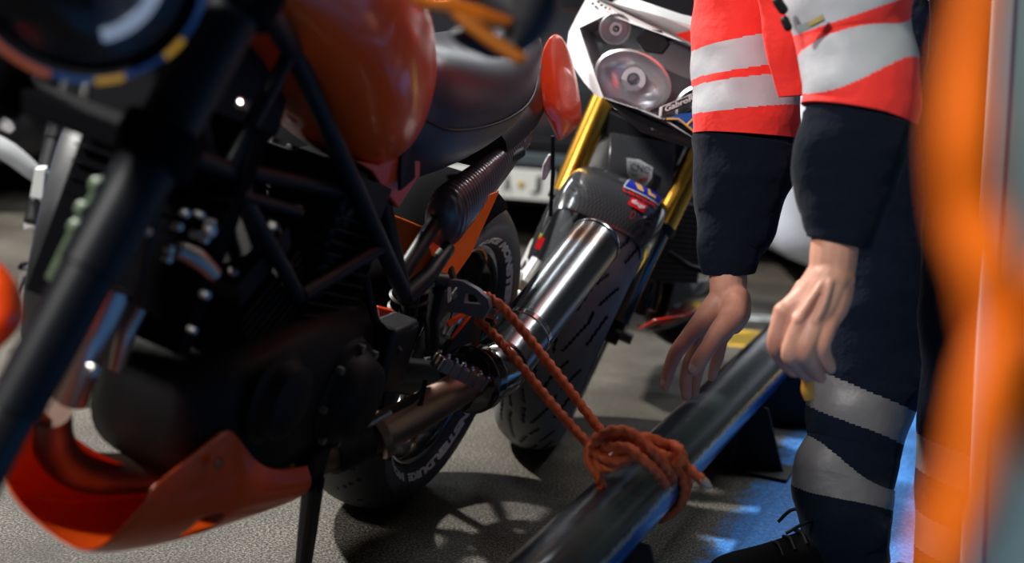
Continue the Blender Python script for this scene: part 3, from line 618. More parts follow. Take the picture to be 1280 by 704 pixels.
# ------------------------------------------------------------------ white and orange fronted motorcycle
A=Frame(.041,2.962,80,18.6); a_=A.px
apr=empty('motorcycle','white-nosed motorcycle with gold forks and carbon front fender facing the camera','motorcycle',M=A.mat())
SG=[(.0,.012,.070,.034,.0028),(.070,.034,.095,.034,.0028),(.085,.004,.135,.012,.0026),(.03,.050,.10,.062,.0028),(.115,.040,.165,.058,.0028),(.150,.018,.178,.030,.0024)]
ty,rim=wheel(apr,(0,.012,.307),.307,.156,.212,mat('gold rim',(.8,.42,.05),.3,.8),.155,.068,spokes=6,segs=SG,n=1100,period=.2,discs=(1,-1),tmats=[rubber2,groove,sidew])
ty,rim=wheel(apr,(-1.40,0,.315),.315,.18,.216,gloss,.11,.06,spokes=6,n=100)
YC=-.015
for s,(top,low) in ((-1,((752,130),(703,244))),(1,((874,190),(828,284)))):
    pt=a_(*top,-.16); pl=a_(*low,-.075); d=(pl-pt).normalized(); a=pt-d*.16
    g=MB(); g.tube([a,pt,pl],[.0275,.0275,.0275],n=32); fl=g.build('fork_leg',gold,apr)
    g=MB(); g.tube([pl-d*.002,pl+d*.012],.030,n=32); g.build('fork_seal',black,fl)
    ax_=V((0,.112*s+YC,.300)); g=MB(); g.tube([pl,pl+d*.10,ax_+V((-.03,0,.03))],[.021,.021,.020],n=20); g.build('fork_tube',mat('dark fork tube',(.10,.10,.11),.2,.8),fl)
    g=MB(); g.tube([ax_+V((-.045,0,.10)),ax_+V((-.03,0,.03)),ax_+V((0,0,0))],[(.024,.026),(.028,.024),(.026,.02)] if s<0 else [(.016,.018),(.016,.018),(.016,.016)],n=20,round_=True); g.disc(ax_,(0,1,0),.018,.07 if s<0 else .03); fo=g.build('fork_foot',mat('pale cast alloy',(.75,.76,.74),.3,.5) if s<0 else engm,fl)
    g=MB(); g.box(ax_+V((-.10,-.03*s,.09)),(.06,.04,.08),Matrix.Rotation(R(25),3,'Y')); g.build('brake_caliper',mat('caliper black',(.04,.04,.045),.3,.5),fl,bev=.008)
g=MB(); pl=a_(655,352,0.02); g.disc(pl+V((0,-.02,0)),(0,1,0),.020,.03,n=24); g.tube([pl,a_(672,325,.0)],[.016,.014],n=16); g.build('axle_clamp',mat('bright cast alloy',(.75,.76,.74),.3,.4),apr)
g=MB(); g.tube([a_(775,250,-.04)+V((-.03,0,.02)),a_(793,200,-.09)],.003,n=6)
g=MB(); g.tube([a_(818,240,-.1),a_(832,205,-.14),a_(845,165,-.17)],.004,n=8,smooth=4); g.tube([a_(742,150,-.15),a_(765,140,-.17),a_(783,110,-.19)],.004,n=8,smooth=4); g.tube([a_(690,270,-.12),a_(668,310,-.05),a_(650,338,0)],.004,n=8,smooth=4); g.build('brake_line',black,apr)
# lower yoke / horn panel with shield sticker
g=MB(); g.box(((a_(800,170,-.17))),(.05,.20,.06)); g.build('lower_yoke',black,apr,bev=.008)
g=MB(); c=[a_(762,165,-.13),a_(845,180,-.13),a_(838,262,-.09),a_(757,240,-.09)]
g.plate(c,(.02,0,.004)); pn=g.build('horn_panel',carb,apr,bev=.004)
cs=[a_(784,197,-.078),a_(800,199,-.078),a_(817,209,-.078),a_(815,222,-.074),a_(805,234,-.072),a_(794,228,-.072),a_(785,216,-.074)]
off=V((.012,0,.0)); g=MB(); g.plate([p+off for p in cs],(.002,0,0)); sh=pn; g.build('shield_sticker',mat('sticker grey white',(.62,.63,.62),.3),pn)
c0=sum(cs,V())/len(cs); g=MB(); g.plate([c0+(p-c0)*.84+off+V((.0015,0,0)) for p in cs],(.0008,0,0)); g.build('shield_border',mat('sticker silver',(.42,.43,.43),.3),sh)
def aq(c,xf): return [a_(x,y,xf) for x,y in c]
Q=aq([(787,213),(812,219),(814,208.5),(788,203)],-.055); g=MB(); text_on(g,'CNC',quadmap(*Q),pad=.04,bold=.01); g.build('sticker_lettering',mat('sticker black',(.02,.02,.02),.4),sh,flatsh=True)
Q=aq([(788,217.5),(812,224),(812,220),(788,214)],-.055); g=MB(); text_on(g,'racing',quadmap(*Q),pad=.1); g.build('sticker_lettering',MATS['sticker black'],sh,flatsh=True)
g=MB(); g.plate(aq([(789,217),(797,219.5),(795,222),(790,219.5)],-.055),(.001,0,0)); g.build('sticker_green',mat('sticker green',(.03,.28,.08),.4),sh)
g=MB(); g.plate(aq([(797,224),(804,223),(809,220),(806,226),(800,227.5)],-.055),(.001,0,0)); g.build('sticker_red',mat('sticker red',(.6,.02,.02),.4),sh)
# front fender
def fend(u,v):
    # u along the wheel (-1 rear .. 1 front), v across
    th=R(13+25*u); rad=.319-.036*abs(v)**2.6-.004*u*u; y=.114*math.sin(v*PI/2*.97)+YC
    pinch=1-.10*(max(0,u))**2
    return V((math.sin(th)*rad,y*pinch,.300+math.cos(th)*rad-.055*abs(v)**7))
g=MB(); g.loft([[fend(-1+2*i/20,-1+2*j/24) for j in range(25)] for i in range(21)],cap=False,closed=False)
fn=g.build('front_fender',carb,apr,solid=.003,sub=1,ang=70)
WG=[[(716,214,-.10),(724,216,-.05),(734,232,.04),(744,254,.12),(750,268,.155)],[(703,238,-.10),(711,242,-.03),(722,254,.05),(734,270,.11),(742,282,.13)],[(690,268,-.09),(698,274,-.03),(708,284,.03),(718,296,.07),(724,304,.09)],[(675,302,-.07),(682,306,-.03),(692,314,.01),(702,324,.04),(708,330,.05)],[(664,330,-.05),(670,333,-.03),(680,340,.0),(690,348,.02),(696,354,.03)]]
for s in (-1,1):
    rows=[[a_(*q) for q in r_] for r_ in WG]
    if s==1: rows=[[V((p.x,2*YC-p.y,p.z)) for p in r_] for r_ in rows]
    g=MB(); g.loft(rows,cap=False,closed=False); g.build('fender_side_wing',carb,fn,solid=.003,sub=2,ang=70)
for s in ():
    g=MB(); rows=[]
    for i in range(9):
        t=i/8; w0=fend(-.95,s*1).lerp(V((-.035,.140*s+YC,.35)),t); w1=fend(.50,s*1).lerp(V((.02,.138*s+YC,.34)),t**.8)
        row=[]
        for j in range(7):
            q=w0.lerp(w1,j/6); q=q+V((0,s*.012*math.sin(PI*j/6),0)); row.append(q)
        rows.append(row)
    g.loft(rows,cap=False,closed=False); g.build('fender_side_wing',carb,fn,solid=.003,sub=1,ang=70)
# fender stickers mapped on the curved shell
def fs_(u0,u1,v0,v1,lift=.0035,sk=0):
    def f(a,b):
        v=v0+(v1-v0)*a; u=u0+(u1-u0)*b+sk*(a-.5); p=fend(u,v); e=1e-3; n=(fend(u+e,v)-p).cross(fend(u,v+e)-p).normalized()
        if n.dot(p-V((0,YC,.300)))<0:n=-n
        return p+n*lift
    return f
stw=mat('sticker white',(.85,.85,.85),.3); stb=mat('sticker blue',(.01,.03,.5),.3); sty=mat('sticker amber',(1,.55,.12),.3); str_=mat('sticker bright red',(.85,.01,.02),.35)
g=MB(); patch(g,fs_(-.62,-.02,.03,.56,sk=-.06),n=12); s1=fn; g.build('racing_sticker',stw,fn,flatsh=True)
g=MB(); patch(g,fs_(-.57,-.07,.045,.545,.0042,-.06),n=12); g.build('racing_sticker_field',stb,s1,flatsh=True)
g=MB()
def para(a0,a1,b0,b1,sk): 
    f=fs_(-.57,-.07,.045,.545,.0048,-.06); patch(g,lambda u,v:f(a0+(a1-a0)*u+sk*(v),b0+(b1-b0)*v),n=5)
para(.14,.32,.18,.82,.16); para(.50,.58,.18,.82,.10); para(.56,.80,.52,.84,.05); 
g.build('racing_sticker_letter',sty,s1,flatsh=True)
g=MB(); text_on(g,'racing',fs_(.02,.17,.02,.56,.0042,-.04),shear=.3,bold=.03,pad=.02); g.build('red_lettering',str_,fn,flatsh=True)
g=MB(); patch(g,fs_(.20,.44,.18,.42,.0042,-.0),n=8); s2=fn; g.build('maker_sticker',str_,fn,flatsh=True)
g=MB(); text_on(g,'aprilia',fs_(.23,.41,.19,.41,.0052,-.0),bold=.04,pad=.06); g.build('maker_lettering',stw,s2,flatsh=True)
g=MB(); f=fs_(.50,.70,.27,.34,.0042); vs=[];
for i in range(20):
    for r_ in(.5,.36): vs.append(f(.5+r_*math.cos(2*PI*i/20),.5+r_*math.sin(2*PI*i/20)))
g.add(vs,[(2*i,2*((i+1)%20),2*((i+1)%20)+1,2*i+1) for i in range(20)]); g.build('round_mark',mat('sticker dull red',(.35,.02,.03),.4),fn,flatsh=True)
p=a_(682,306,.06); g=MB(); g.box(p+V((.01,-.012,0)),(.004,.012,.026)); g.build('small_red_sticker',str_,fn); g=MB(); g.box(a_(683,297,.06)+V((.01,-.012,0)),(.004,.005,.012)); g.build('small_yellow_sticker',mat('sticker yellow',(.7,.7,.05),.4),fn)
# nose fairing
def nx(y,z): return .15-1.6*(y-YC)**2-.55*(z-.83)
def nsurf(px,py,lift=0):
    x=.12
    for _ in range(8):
        q=a_(px,py,x); x=nx(q.y,q.z)
    return q+V((1,0,.3)).normalized()*lift
def nyz(y,z,lift=0): return V((nx(y,z),y,z))+V((1,0,.3)).normalized()*lift
def nmir(p): return nyz(2*YC-p.y,p.z)
L_=[nsurf(*q) for q in ((724,35),(759,18),(845,46))]; Bt=[nsurf(*q) for q in ((754,122),(800,137))]
top_c=nyz(YC,L_[2].z+.002)
def shell(name,loops,m,par,lift=0,th=.006,bev=.002,depth=None):
    from mathutils.geometry import tessellate_polygon
    flat=[p for l in loops for p in l]; tr=tessellate_polygon([[V((p.y,p.z,0)) for p in l] for l in loops]); N_=len(flat); e=V((1,0,.3)).normalized()
    b=depth or V((-th,0,0)); vs=[p+e*lift for p in flat]+[p+e*lift+b for p in flat]; fs=[tuple(t) for t in tr]+[tuple(i+N_ for i in t[::-1]) for t in tr]; o=0
    for l in loops:
        for i in range(len(l)): j=(i+1)%len(l); fs.append((o+i,o+j,o+j+N_,o+i+N_))
        o+=len(l)
    g=MB(); g.add(vs,fs); return g.build(name,m,par,bev=bev,ang=30)
def densify(pts,n=5):
    out=[]
    for i in range(len(pts)):
        a,b=pts[i],pts[(i+1)%len(pts)]
        for k in range(n):
            q=a.lerp(b,k/n); out.append(nyz(q.y,q.z))
    return out
lens_o=[L_[0],L_[1],nyz(YC,L_[1].z+.012),nmir(L_[1]),nmir(L_[0]),nmir(Bt[0]),nyz(YC+.03,Bt[0].z+.012),Bt[1],Bt[0]]
Lo=densify(lens_o)
outer=[nsurf(735,-6),nsurf(722,18),nsurf(711,40),nsurf(708,62),nsurf(716,82),nsurf(730,103),nsurf(745,120)]
outerf=[nyz(YC,nsurf(735,-6).z+.03)]+outer
dz=V((0,0,-.0006)); fullout=densify([*outer,Bt[0]+dz,Bt[1]+dz,nyz(YC+.03,Bt[0].z+.009),nmir(Bt[0]+dz),*[nmir(p) for p in outer[::-1]],nyz(YC,outer[0].z+.03)],4)
nose=shell('nose_fairing',[fullout,Lo[::-1]],white,apr,depth=V((-.010,0,-.0)),bev=.0)
shell('headlight_lens',[Lo],glass,nose,lift=-.002,th=.003,bev=0)
g=MB(); back=[p+V((-.07,0,0)) for p in Lo]; c=sum(Lo,V())/len(Lo)
from mathutils.geometry import tessellate_polygon
hb_=[p+V((-.012,0,0)) for p in Lo]; bk=[c+(p-c)*.9+V((-.085,0,0)) for p in Lo]; n_=len(Lo)
g.add(hb_+bk,[(i,(i+1)%n_,(i+1)%n_+n_,i+n_) for i in range(n_)]+[tuple(i+n_ for i in t) for t in tessellate_polygon([[V((p.y,p.z,0)) for p in bk]])])
g.build('headlight_housing',mat('smoked grey housing',(.36,.375,.39),.35,.4),nose)
def lamp(px,py,ry,rz,dep,inner):
    q=nsurf(px,py)+V((-.018,0,0))
    for s in (1,-1):
        c=q if s==1 else V((q.x,2*.012-q.y,q.z))
        g=MB(); rings=[]
        for k,(f,x) in enumerate(((1.08,.004),(1.0,.006),(.97,0),(.85,-dep*.55),(.6,-dep*.85),(.3,-dep),(.02,-dep))):
            rings.append([c+V((x,ry*f*math.cos(2*PI*i/36),rz*f*math.sin(2*PI*i/36)+0*.1)) for i in range(36)])
        g.loft(rings,cap=False); lo_=g.build('lamp_reflector',mirr,nose)
        g=MB(); g.lathe([(inner*.55,-.002),(inner*.55,.006),(inner,.006),(inner,-.002)],c+V((-dep*.5,0,0)),(1,0,0),n=28,closedprof=True); g.build('lamp_ring',mat('bright lamp ring',(.85,.87,.9),.2,.3),nose)
        g=MB(); g.lathe([(.0001,.01),(inner*.3,.007),(inner*.5,0)],c+V((-dep*.5,0,0)),(1,0,0),n=24); g.build('lamp_bulb',mat('bulb grey',(.3,.32,.36),.15,.6),nose)
lamp(790,100,.074,.052,.03,.024); lamp(768,36,.030,.030,.03,.013)
g=MB(); q=nsurf(815,52)+V((-.03,0,0)); g.plate([q+V((0,.036*math.cos(a),.026*math.sin(a))) for a in [R(20+60*i) for i in range(6)]],(.02,0,0)); g.build('headlight_vent',black,nose,bev=.003)
# red flash, windscreen
rf=[nsurf(843,43),nsurf(874,36),nsurf(885,60),nsurf(880,63)]; shell('red_flash',[rf],redp,nose,lift=.002,th=.003,bev=0)
ws=[nsurf(752,-6),nsurf(800,1),nsurf(850,18),nsurf(875,24),nsurf(905,20),nsurf(900,-30),nsurf(800,-40)]; shell('windscreen',[ws],gloss,nose,lift=.004,th=.004,bev=0)
for (x,y) in ((741,5),(748,3),(745,9),(752,7),(757,10)):
    q=nsurf(x,y,.003); g=MB(); g.box(q,(.002,.005,.004)); g.build('logo_mark',MATS['sticker black'],nose)
g=MB(); g.box(nsurf(762,12,.003),(.002,.004,.004)); g.build('logo_dot',str_,nose)
# GabroRacing sticker under the lens
Q=[nsurf(824,146),nsurf(900,115),nsurf(896,104),nsurf(825,134)]
e=V((.0095,0,0)); g=MB(); g.plate([q+V((.008,0,0)) for q in Q],(.004,0,0)); gs=nose; g.build('name_sticker',stw,nose,bev=.001)
ins=[Q[0].lerp(Q[2],.04),Q[1].lerp(Q[3],.04),Q[2].lerp(Q[0],.04),Q[3].lerp(Q[1],.04)]
g=MB(); patch(g,quadmap(Q[0].lerp(Q[2],.05)+e*1.3,Q[1].lerp(Q[3],.05)+e*1.3,Q[2].lerp(Q[0],.05)+e*1.3,Q[3].lerp(Q[1],.05)+e*1.3),n=1); g.build('name_sticker_field',MATS['sticker black'],gs,flatsh=True)
g=MB(); text_on(g,'GabroRacing',quadmap(Q[0]+e*1.6,Q[1]+e*1.6,Q[2]+e*1.6,Q[3]+e*1.6),bold=.02,pad=.1); g.build('name_lettering',stw,gs,flatsh=True)
# dark under-nose and yellow/blue decal
un=densify([nsurf(754,123),nsurf(800,141),nsurf(828,150),nsurf(885,130),nsurf(900,180),nsurf(860,185),nsurf(800,165)],3)
shell('under_nose_panel',[un],gloss,nose,lift=.002,th=.05,bev=.002)
g=MB(); Q=[nsurf(836,148,.006),nsurf(868,162,.006),nsurf(880,140,.006),nsurf(850,143,.006)]; g.plate(Q,(.003,0,0)); dc=nose; g.build('blue_decal',mat('decal blue',(.02,.12,.45),.3),nose); g=MB(); g.tube([nsurf(833,150,.009),nsurf(848,150,.009),nsurf(868,166,.009)],.0022,n=6); g.tube([nsurf(858,158,.009),nsurf(866,150,.009),nsurf(882,146,.009)],.0022,n=6); g.build('decal_yellow_line',sty,dc)
# side cowl behind, tank, seat, frame, engine
g=MB()
def rx(x,z,hy,hz,e=2.6,n=24): return ring_yz(x,YC,z,hy,hz,n,e)
g.loft([rx(.0,.88,.17,.08),rx(-.15,.86,.23,.14),rx(-.35,.84,.20,.17),rx(-.5,.82,.12,.15)]); g.build('cowl',white,apr,sub=1)
g=MB(); g.loft([rx(-.32,.93,.08,.05),rx(-.45,.92,.15,.10),rx(-.65,.90,.16,.10),rx(-.78,.86,.10,.07)]); g.build('fuel_tank',darkorange,apr,sub=1)
g=MB(); g.loft([rx(-.76,.82,.09,.04),rx(-.95,.83,.13,.05),rx(-1.15,.90,.11,.05),rx(-1.5,1.0,.05,.03)]); g.build('seat',black,apr,sub=1)
g=MB(); g.loft([rx(-.38,.42,.12,.12),rx(-.45,.45,.16,.2),rx(-.75,.45,.16,.2),rx(-.88,.42,.10,.12)]); e_=g.build('engine',engm,apr,ang=50)
g=MB(); 
for s in(1,-1): g.tube([(-.30,.06*s,.86),(-.6,.15*s,.66),(-.85,.13*s,.45)],.025,n=12,smooth=4)
g.build('frame',mat('frame black',(.02,.02,.022),.35,.4),apr)
# radiator guard with mesh, belly fairing, red stripe
g=MB(); c=[a_(845,262,-.33),a_(876,285,-.33),a_(868,350,-.33),a_(838,318,-.33)]; c=[a_(760,240,-.36),a_(884,258,-.36),a_(872,352,-.33),a_(800,350,-.33)]
g.plate(c,(.03,0,0)); rad=g.build('radiator',mat('radiator black',(.018,.018,.02),.45,.3),apr)
g=MB(); 
for i in range(16):
    t=i/15; p0=c[0].lerp(c[3],t)+V((.02,0,0)); p1=c[1].lerp(c[2],t)+V((.02,0,0)); g.tube([p0,p1],.0016,n=5)
for i in range(22):
    t=i/21; p0=c[0].lerp(c[1],t)+V((.02,0,0)); p1=c[3].lerp(c[2],t)+V((.02,0,0)); g.tube([p0,p1],.0014,n=5)
g.build('radiator_fins',mat('fin grey',(.09,.09,.1),.4,.5),rad)
g=MB(); g.tube([a_(836,316,-.30),a_(862,334,-.30),a_(884,340,-.32)],.008,n=10); g.build('radiator_pipe',black,apr)
g=MB(); rows=[]
for r_ in ([(842,345,-.38),(836,370,-.36),(826,400,-.34),(806,412,-.34),(792,404,-.36)],[(862,352,-.44),(862,372,-.42),(852,398,-.40),(832,412,-.40),(810,412,-.42)],[(880,350,-.55),(882,372,-.52),(874,394,-.50),(850,408,-.50),(820,412,-.50)],[(890,345,-.75),(892,365,-.72),(880,384,-.70),(860,398,-.70),(830,402,-.70)]): rows.append([a_(*q) for q in r_])
rows=[spline(r_,[0]*5,4)[0] for r_ in rows]; g.loft(rows,cap=False,closed=False)
bel=g.build('belly_fairing',mat('grey pearl fairing',(.05,.05,.055),.25,.2,.6),apr,solid=.004,sub=1)
g=MB(); rows=[[a_(798,411,-.33),a_(818,400,-.32),a_(836,398,-.32)],[a_(830,408,-.37),a_(845,400,-.36),a_(858,394,-.38)],[a_(868,392,-.46),a_(872,388,-.45),a_(876,384,-.45)]]; g.loft(rows,cap=False,closed=False); g.build('red_belly_stripe',redp,bel,solid=.003)
g=MB(); 
for pts in ([(812,352,-.30),(806,372,-.29),(800,392,-.29)],[(820,350,-.32),(816,372,-.31),(812,388,-.3)]): g.tube([a_(*p) for p in pts],[.016+.003*(i%2) for i in range(3)],n=12,smooth=6)
g.build('header_pipes',mat('dark pipes',(.04,.035,.035),.25,.9),apr)
g=MB(); g.tube([a_(822,345,-.42),a_(826,378,-.46),a_(838,402,-.52),a_(862,410,-.60),a_(885,395,-.7)],[.045,.055,.05,.05,.05],n=20,smooth=5,round_=True); g.build('silencer_box',engm,apr)
# side stand with rubber foot
p0=a_(790,392,-.35); p1=A.loc(onz(786,428,.02)+V((0,-.3,0))*0); q=a_(782,421,-.1)
g=MB(); g.tube([a_(789,392,-.12),a_(782,412,-.1)],[.0035,.0035],n=8); ss=g.build('paddock_bobbin_arm',steel,apr); g=MB(); dd=(a_(791,425,-.1)-a_(773,417,-.1)).normalized(); g.disc(q,dd,.013,.032,n=24); g.build('rubber_bobbin',rubber,ss)
fq=A.loc(V(tuple(onz(880,410,0)))); g=MB(); g.tube([(-.62,.13,.30),fq],[.013,.010],n=10); g.disc(fq,A.mat().to_3x3().inverted()@V((0,0,1)),.025,.012); g.build('side_stand',black,apr)
# handlebar out of frame
g=MB(); g.tube([(-.24,-.36,.92),(-.2,-.15,.99),(-.2,.12,.99),(-.24,.33,.92)],.012,n=10,smooth=5); g.build('handlebar',satin,apr)
# ------------------------------------------------------------------ lashing tube on brackets
PR=.0575; pA=V((-.145,1.18,.185)); pB=V((.70,3.37,.185)); pd=(pB-pA).normalized(); ps=pd.cross(V((0,0,1))).normalized()
tube=empty('lashing_tube','long scuffed steel tube with blue underside on brackets above the deck','tube',loc=tuple(pA.lerp(pB,.5)*1)); TO=V(tube.location); TO.z=0; tube.location=TO
tm=bpy.data.materials.new('worn painted tube'); tm.use_nodes=True; nt=tm.node_tree; b=nt.nodes['Principled BSDF']; N=nt.nodes; Lk=nt.links
uv=N.new('ShaderNodeUVMap'); sp=N.new('ShaderNodeSeparateXYZ'); Lk.new(uv.outputs[0],sp.inputs[0]); tc=N.new('ShaderNodeTexCoord')
mp=N.new('ShaderNodeMapping'); mp.inputs['Scale'].default_value=(3,3,3); Lk.new(tc.outputs['Object'],mp.inputs[0])
n1=N.new('ShaderNodeTexNoise'); n1.inputs['Scale'].default_value=16; n1.inputs['Detail'].default_value=8; n1.inputs['Roughness'].default_value=.7; Lk.new(mp.outputs[0],n1.inputs['Vector'])
ad=N.new('ShaderNodeMath'); ad.operation='MULTIPLY_ADD'; Lk.new(n1.outputs[0],ad.inputs[0]); ad.inputs[1].default_value=.06; Lk.new(sp.outputs[1],ad.inputs[2])
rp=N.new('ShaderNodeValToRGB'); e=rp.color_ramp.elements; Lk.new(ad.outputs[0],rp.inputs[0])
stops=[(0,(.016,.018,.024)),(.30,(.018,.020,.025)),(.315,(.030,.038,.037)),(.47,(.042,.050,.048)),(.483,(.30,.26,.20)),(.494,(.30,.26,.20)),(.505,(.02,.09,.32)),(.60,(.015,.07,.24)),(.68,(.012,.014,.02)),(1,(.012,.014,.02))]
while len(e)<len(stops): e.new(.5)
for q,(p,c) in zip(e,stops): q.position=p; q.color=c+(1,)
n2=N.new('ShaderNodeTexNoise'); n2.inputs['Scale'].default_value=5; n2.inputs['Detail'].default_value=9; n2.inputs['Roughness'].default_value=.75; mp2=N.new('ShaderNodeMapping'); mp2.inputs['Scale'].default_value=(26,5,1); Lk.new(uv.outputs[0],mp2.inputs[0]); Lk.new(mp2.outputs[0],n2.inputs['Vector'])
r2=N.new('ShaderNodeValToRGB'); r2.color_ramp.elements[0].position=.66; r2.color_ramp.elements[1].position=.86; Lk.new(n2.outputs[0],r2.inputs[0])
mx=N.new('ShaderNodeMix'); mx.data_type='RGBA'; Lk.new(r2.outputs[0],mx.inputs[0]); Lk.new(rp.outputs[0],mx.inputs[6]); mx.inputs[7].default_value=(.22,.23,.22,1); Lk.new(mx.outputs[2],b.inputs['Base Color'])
b.inputs['Roughness'].default_value=.15; b.inputs['Metallic'].default_value=0; bp=N.new('ShaderNodeBump'); bp.inputs['Strength'].default_value=.25; bp.inputs['Distance'].default_value=.0012; Lk.new(n2.outputs[0],bp.inputs['Height']); Lk.new(bp.outputs[0],b.inputs['Normal'])
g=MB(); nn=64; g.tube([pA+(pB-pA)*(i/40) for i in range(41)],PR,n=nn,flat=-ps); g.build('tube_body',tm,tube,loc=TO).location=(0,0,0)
for o_ in [c for c in tube.children]: pass
def wp(mb,name,m,par,**k):   # world-space geometry below a parent that sits at TO
    o=mb.build(name,m,par,loc=TO,**k); o.location=(0,0,0) if par is not None else TO; return o
brk=mat('bracket black paint',(.018,.019,.021),.5,.2,bump=(60,.3,.002))
for t,wd_ in ((.40,1),(.775,1)):
    c=pA.lerp(pB,t); g=MB(); P0=c-V((0,0,PR*.8)); 
    outl=[P0+ps*.055,P0-ps*.055,V((P0.x,P0.y,0))-ps*.085,V((P0.x,P0.y,0))+ps*.105]
    g.plate(outl,pd*.008); g.plate([V((c.x,c.y,.004))+ps*.12-pd*.05,V((c.x,c.y,.004))+ps*.12+pd*.05,V((c.x,c.y,.004))-ps*.1+pd*.05,V((c.x,c.y,.004))-ps*.1-pd*.05],(0,0,.008))
    g.plate([P0-pd*.06,P0+pd*.06,V((P0.x,P0.y,0))+pd*.10,V((P0.x,P0.y,0))-pd*.04],ps*.008)
    wp(g,'bracket',brk,tube,bev=.001)
# ------------------------------------------------------------------ lashing rope
rr=.0072
def rprof(th,l): return 1+.19*math.cos(3*(th-l*2*PI/.050))
def rope(mb,pts,r=rr,sm=10,**k): mb.tube(pts,r,n=18,smooth=sm,prof=rprof,**k)
def resample(pts,n,step=.004,loop=False):
    P_,_=spline([V(p) for p in pts],[0]*len(pts),n,loop); out=[P_[0]]
    for p in P_[1:]:
        while (p-out[-1]).length>step: out.append(out[-1]+(p-out[-1]).normalized()*step)
    return out
def ropes(mb,pts,r=rr): mb.tube(resample(pts,24),r,n=18,prof=rprof,round_=False)
lr=empty('lashing_rope','orange twisted rope tied from the footrest bracket to the steel tube','rope',loc=tuple(TO))
hook=K.wd(k_(606,380,.262)); hook2=K.wd(k_(600,392,.262))
kn=pA.lerp(pB,.415); KT=W(752,556,2.14)
def pw(x,y,d): return W(x,y,d)
g=MB(); ropes(g,[K.wd(k_(598,405,.20)),K.wd(k_(604,372,.215)),K.wd(k_(619,377,.245)),pw(640,397,2.245),pw(700,472,2.20),pw(752,540,2.15),pw(768,556,2.13)]); 
wp(g,'rope_strand',ropem,lr)
g=MB(); ropes(g,[K.wd(k_(606,385,.20)),K.wd(k_(600,400,.235)),pw(630,432,2.24),pw(690,505,2.195),pw(738,558,2.145),pw(752,572,2.12)]); wp(g,'rope_strand',ropem,lr)
# wraps about the tube
def around(t,a,rad): # a: 0=up, + toward camera-right side
    c=pA.lerp(pB,t); return c+(V((0,0,1))*math.cos(a)+ps*math.sin(a))*rad
TK=None; best=9
for i in range(400):
    t=i/400; c=pA.lerp(pB,t); d_=(c-CC); z=d_.dot(CF); x=640+F*d_.dot(CR)/z
    if abs(x-800)<best: best=abs(x-800);TK=t
for k,(dt,n_) in enumerate(((.010,1),(.0185,1))):
    g=MB(); pts=[around(TK+dt+.004*math.sin(2*PI*i/14+k),2*PI*i/14,PR+rr*.95) for i in range(14)]
    P_=[around(TK+dt+.010*math.sin(a*.5+k)-.004,a,PR+rr*.95) for a in [R(-75+x_) for x_ in range(0,361,6)]]
    g.tube(resample(P_,4),rr,n=18,prof=rprof); wp(g,'rope_wrap',ropem,lr)
g=MB()
def kp(x,y,d): return W(x,y,d)
ropes(g,[kp(742,560,2.10),kp(752,545,2.07),kp(775,538,2.05),kp(795,545,2.04),kp(812,560,2.03),kp(832,582,2.04),kp(842,600,2.07)])
ropes(g,[kp(740,575,2.11),kp(760,560,2.06),kp(785,560,2.03),kp(800,572,2.02),kp(820,590,2.03),kp(832,606,2.06)])
ropes(g,[kp(745,590,2.11),kp(742,560,2.08),kp(760,540,2.06),kp(785,540,2.06),kp(800,556,2.06),kp(785,575,2.06),kp(758,585,2.07),kp(742,575,2.09)])
ropes(g,[kp(790,545,2.05),kp(812,548,2.05),kp(832,556,2.06),kp(846,562,2.07),kp(850,572,2.06),kp(845,574,2.05),kp(820,566,2.04),kp(792,553,2.04)])
ropes(g,[kp(738,552,2.12),kp(736,575,2.09),kp(746,592,2.08),kp(752,612,2.10),kp(748,632,2.14)])
ropes(g,[kp(745,546,2.13),kp(748,568,2.07),kp(772,576,2.05),kp(796,566,2.04),kp(800,552,2.04),kp(780,546,2.06),kp(756,554,2.07)])
wp(g,'knot',ropem,lr)
g=MB(); ropes(g,[kp(838,556,2.08),kp(848,560,2.04),kp(853,572,2.03),kp(845,580,2.04),kp(836,572,2.06),kp(840,560,2.07)],rr*1.0)
wp(g,'tail_hitch',ropem,lr)
g=MB(); ropes(g,[kp(842,566,2.05),kp(856,580,2.04),kp(870,594,2.03),kp(881,603,2.02)]); te=wp(g,'rope_tail',ropem,lr)
g=MB(); g.tube([kp(880,602,2.02),kp(884,606,2.02),kp(887,608,2.02)],[.0068,.006,.004],n=14,round_=True); o=wp(g,'melted_tip',mat('melted pale rope end',(.55,.38,.30),.4),lr); tag(o,'pale melted rope tip')
# ------------------------------------------------------------------ orange cord hanging close to the camera
g=MB(); co0=W(1220,300,.62)
cp=[(1232,-400,.46),(1236,-90,.45),(1226,0,.44),(1214,90,.43),(1212,180,.42),(1220,270,.42),(1243,340,.41),(1262,420,.41),(1292,500,.41),(1330,580,.42)]
P_=[W(*p) for p in cp]; Rr=[(.006,.006),(.006,.006),(.006,.0060),(.007,.0075),(.008,.0095),(.008,.0095),(.008,.009),(.008,.010),(.007,.009),(.006,.007)]
g.tube(P_,Rr,n=20,smooth=8)
P_=[W(*p) for p in ((1340,330,.42),(1290,395,.41),(1252,450,.405),(1235,520,.40),(1222,590,.40),(1198,660,.40),(1180,740,.40),(1165,1100,.42))]
g.tube(P_,[(.006,.007),(.007,.009),(.008,.012),(.008,.013),(.008,.013),(.008,.013),(.007,.011),(.006,.008)],n=20,smooth=8)
o=g.build('hanging_cord',ropeb,loc=co0); tag(o,'bright orange cord hanging blurred in the foreground at the right','cord')
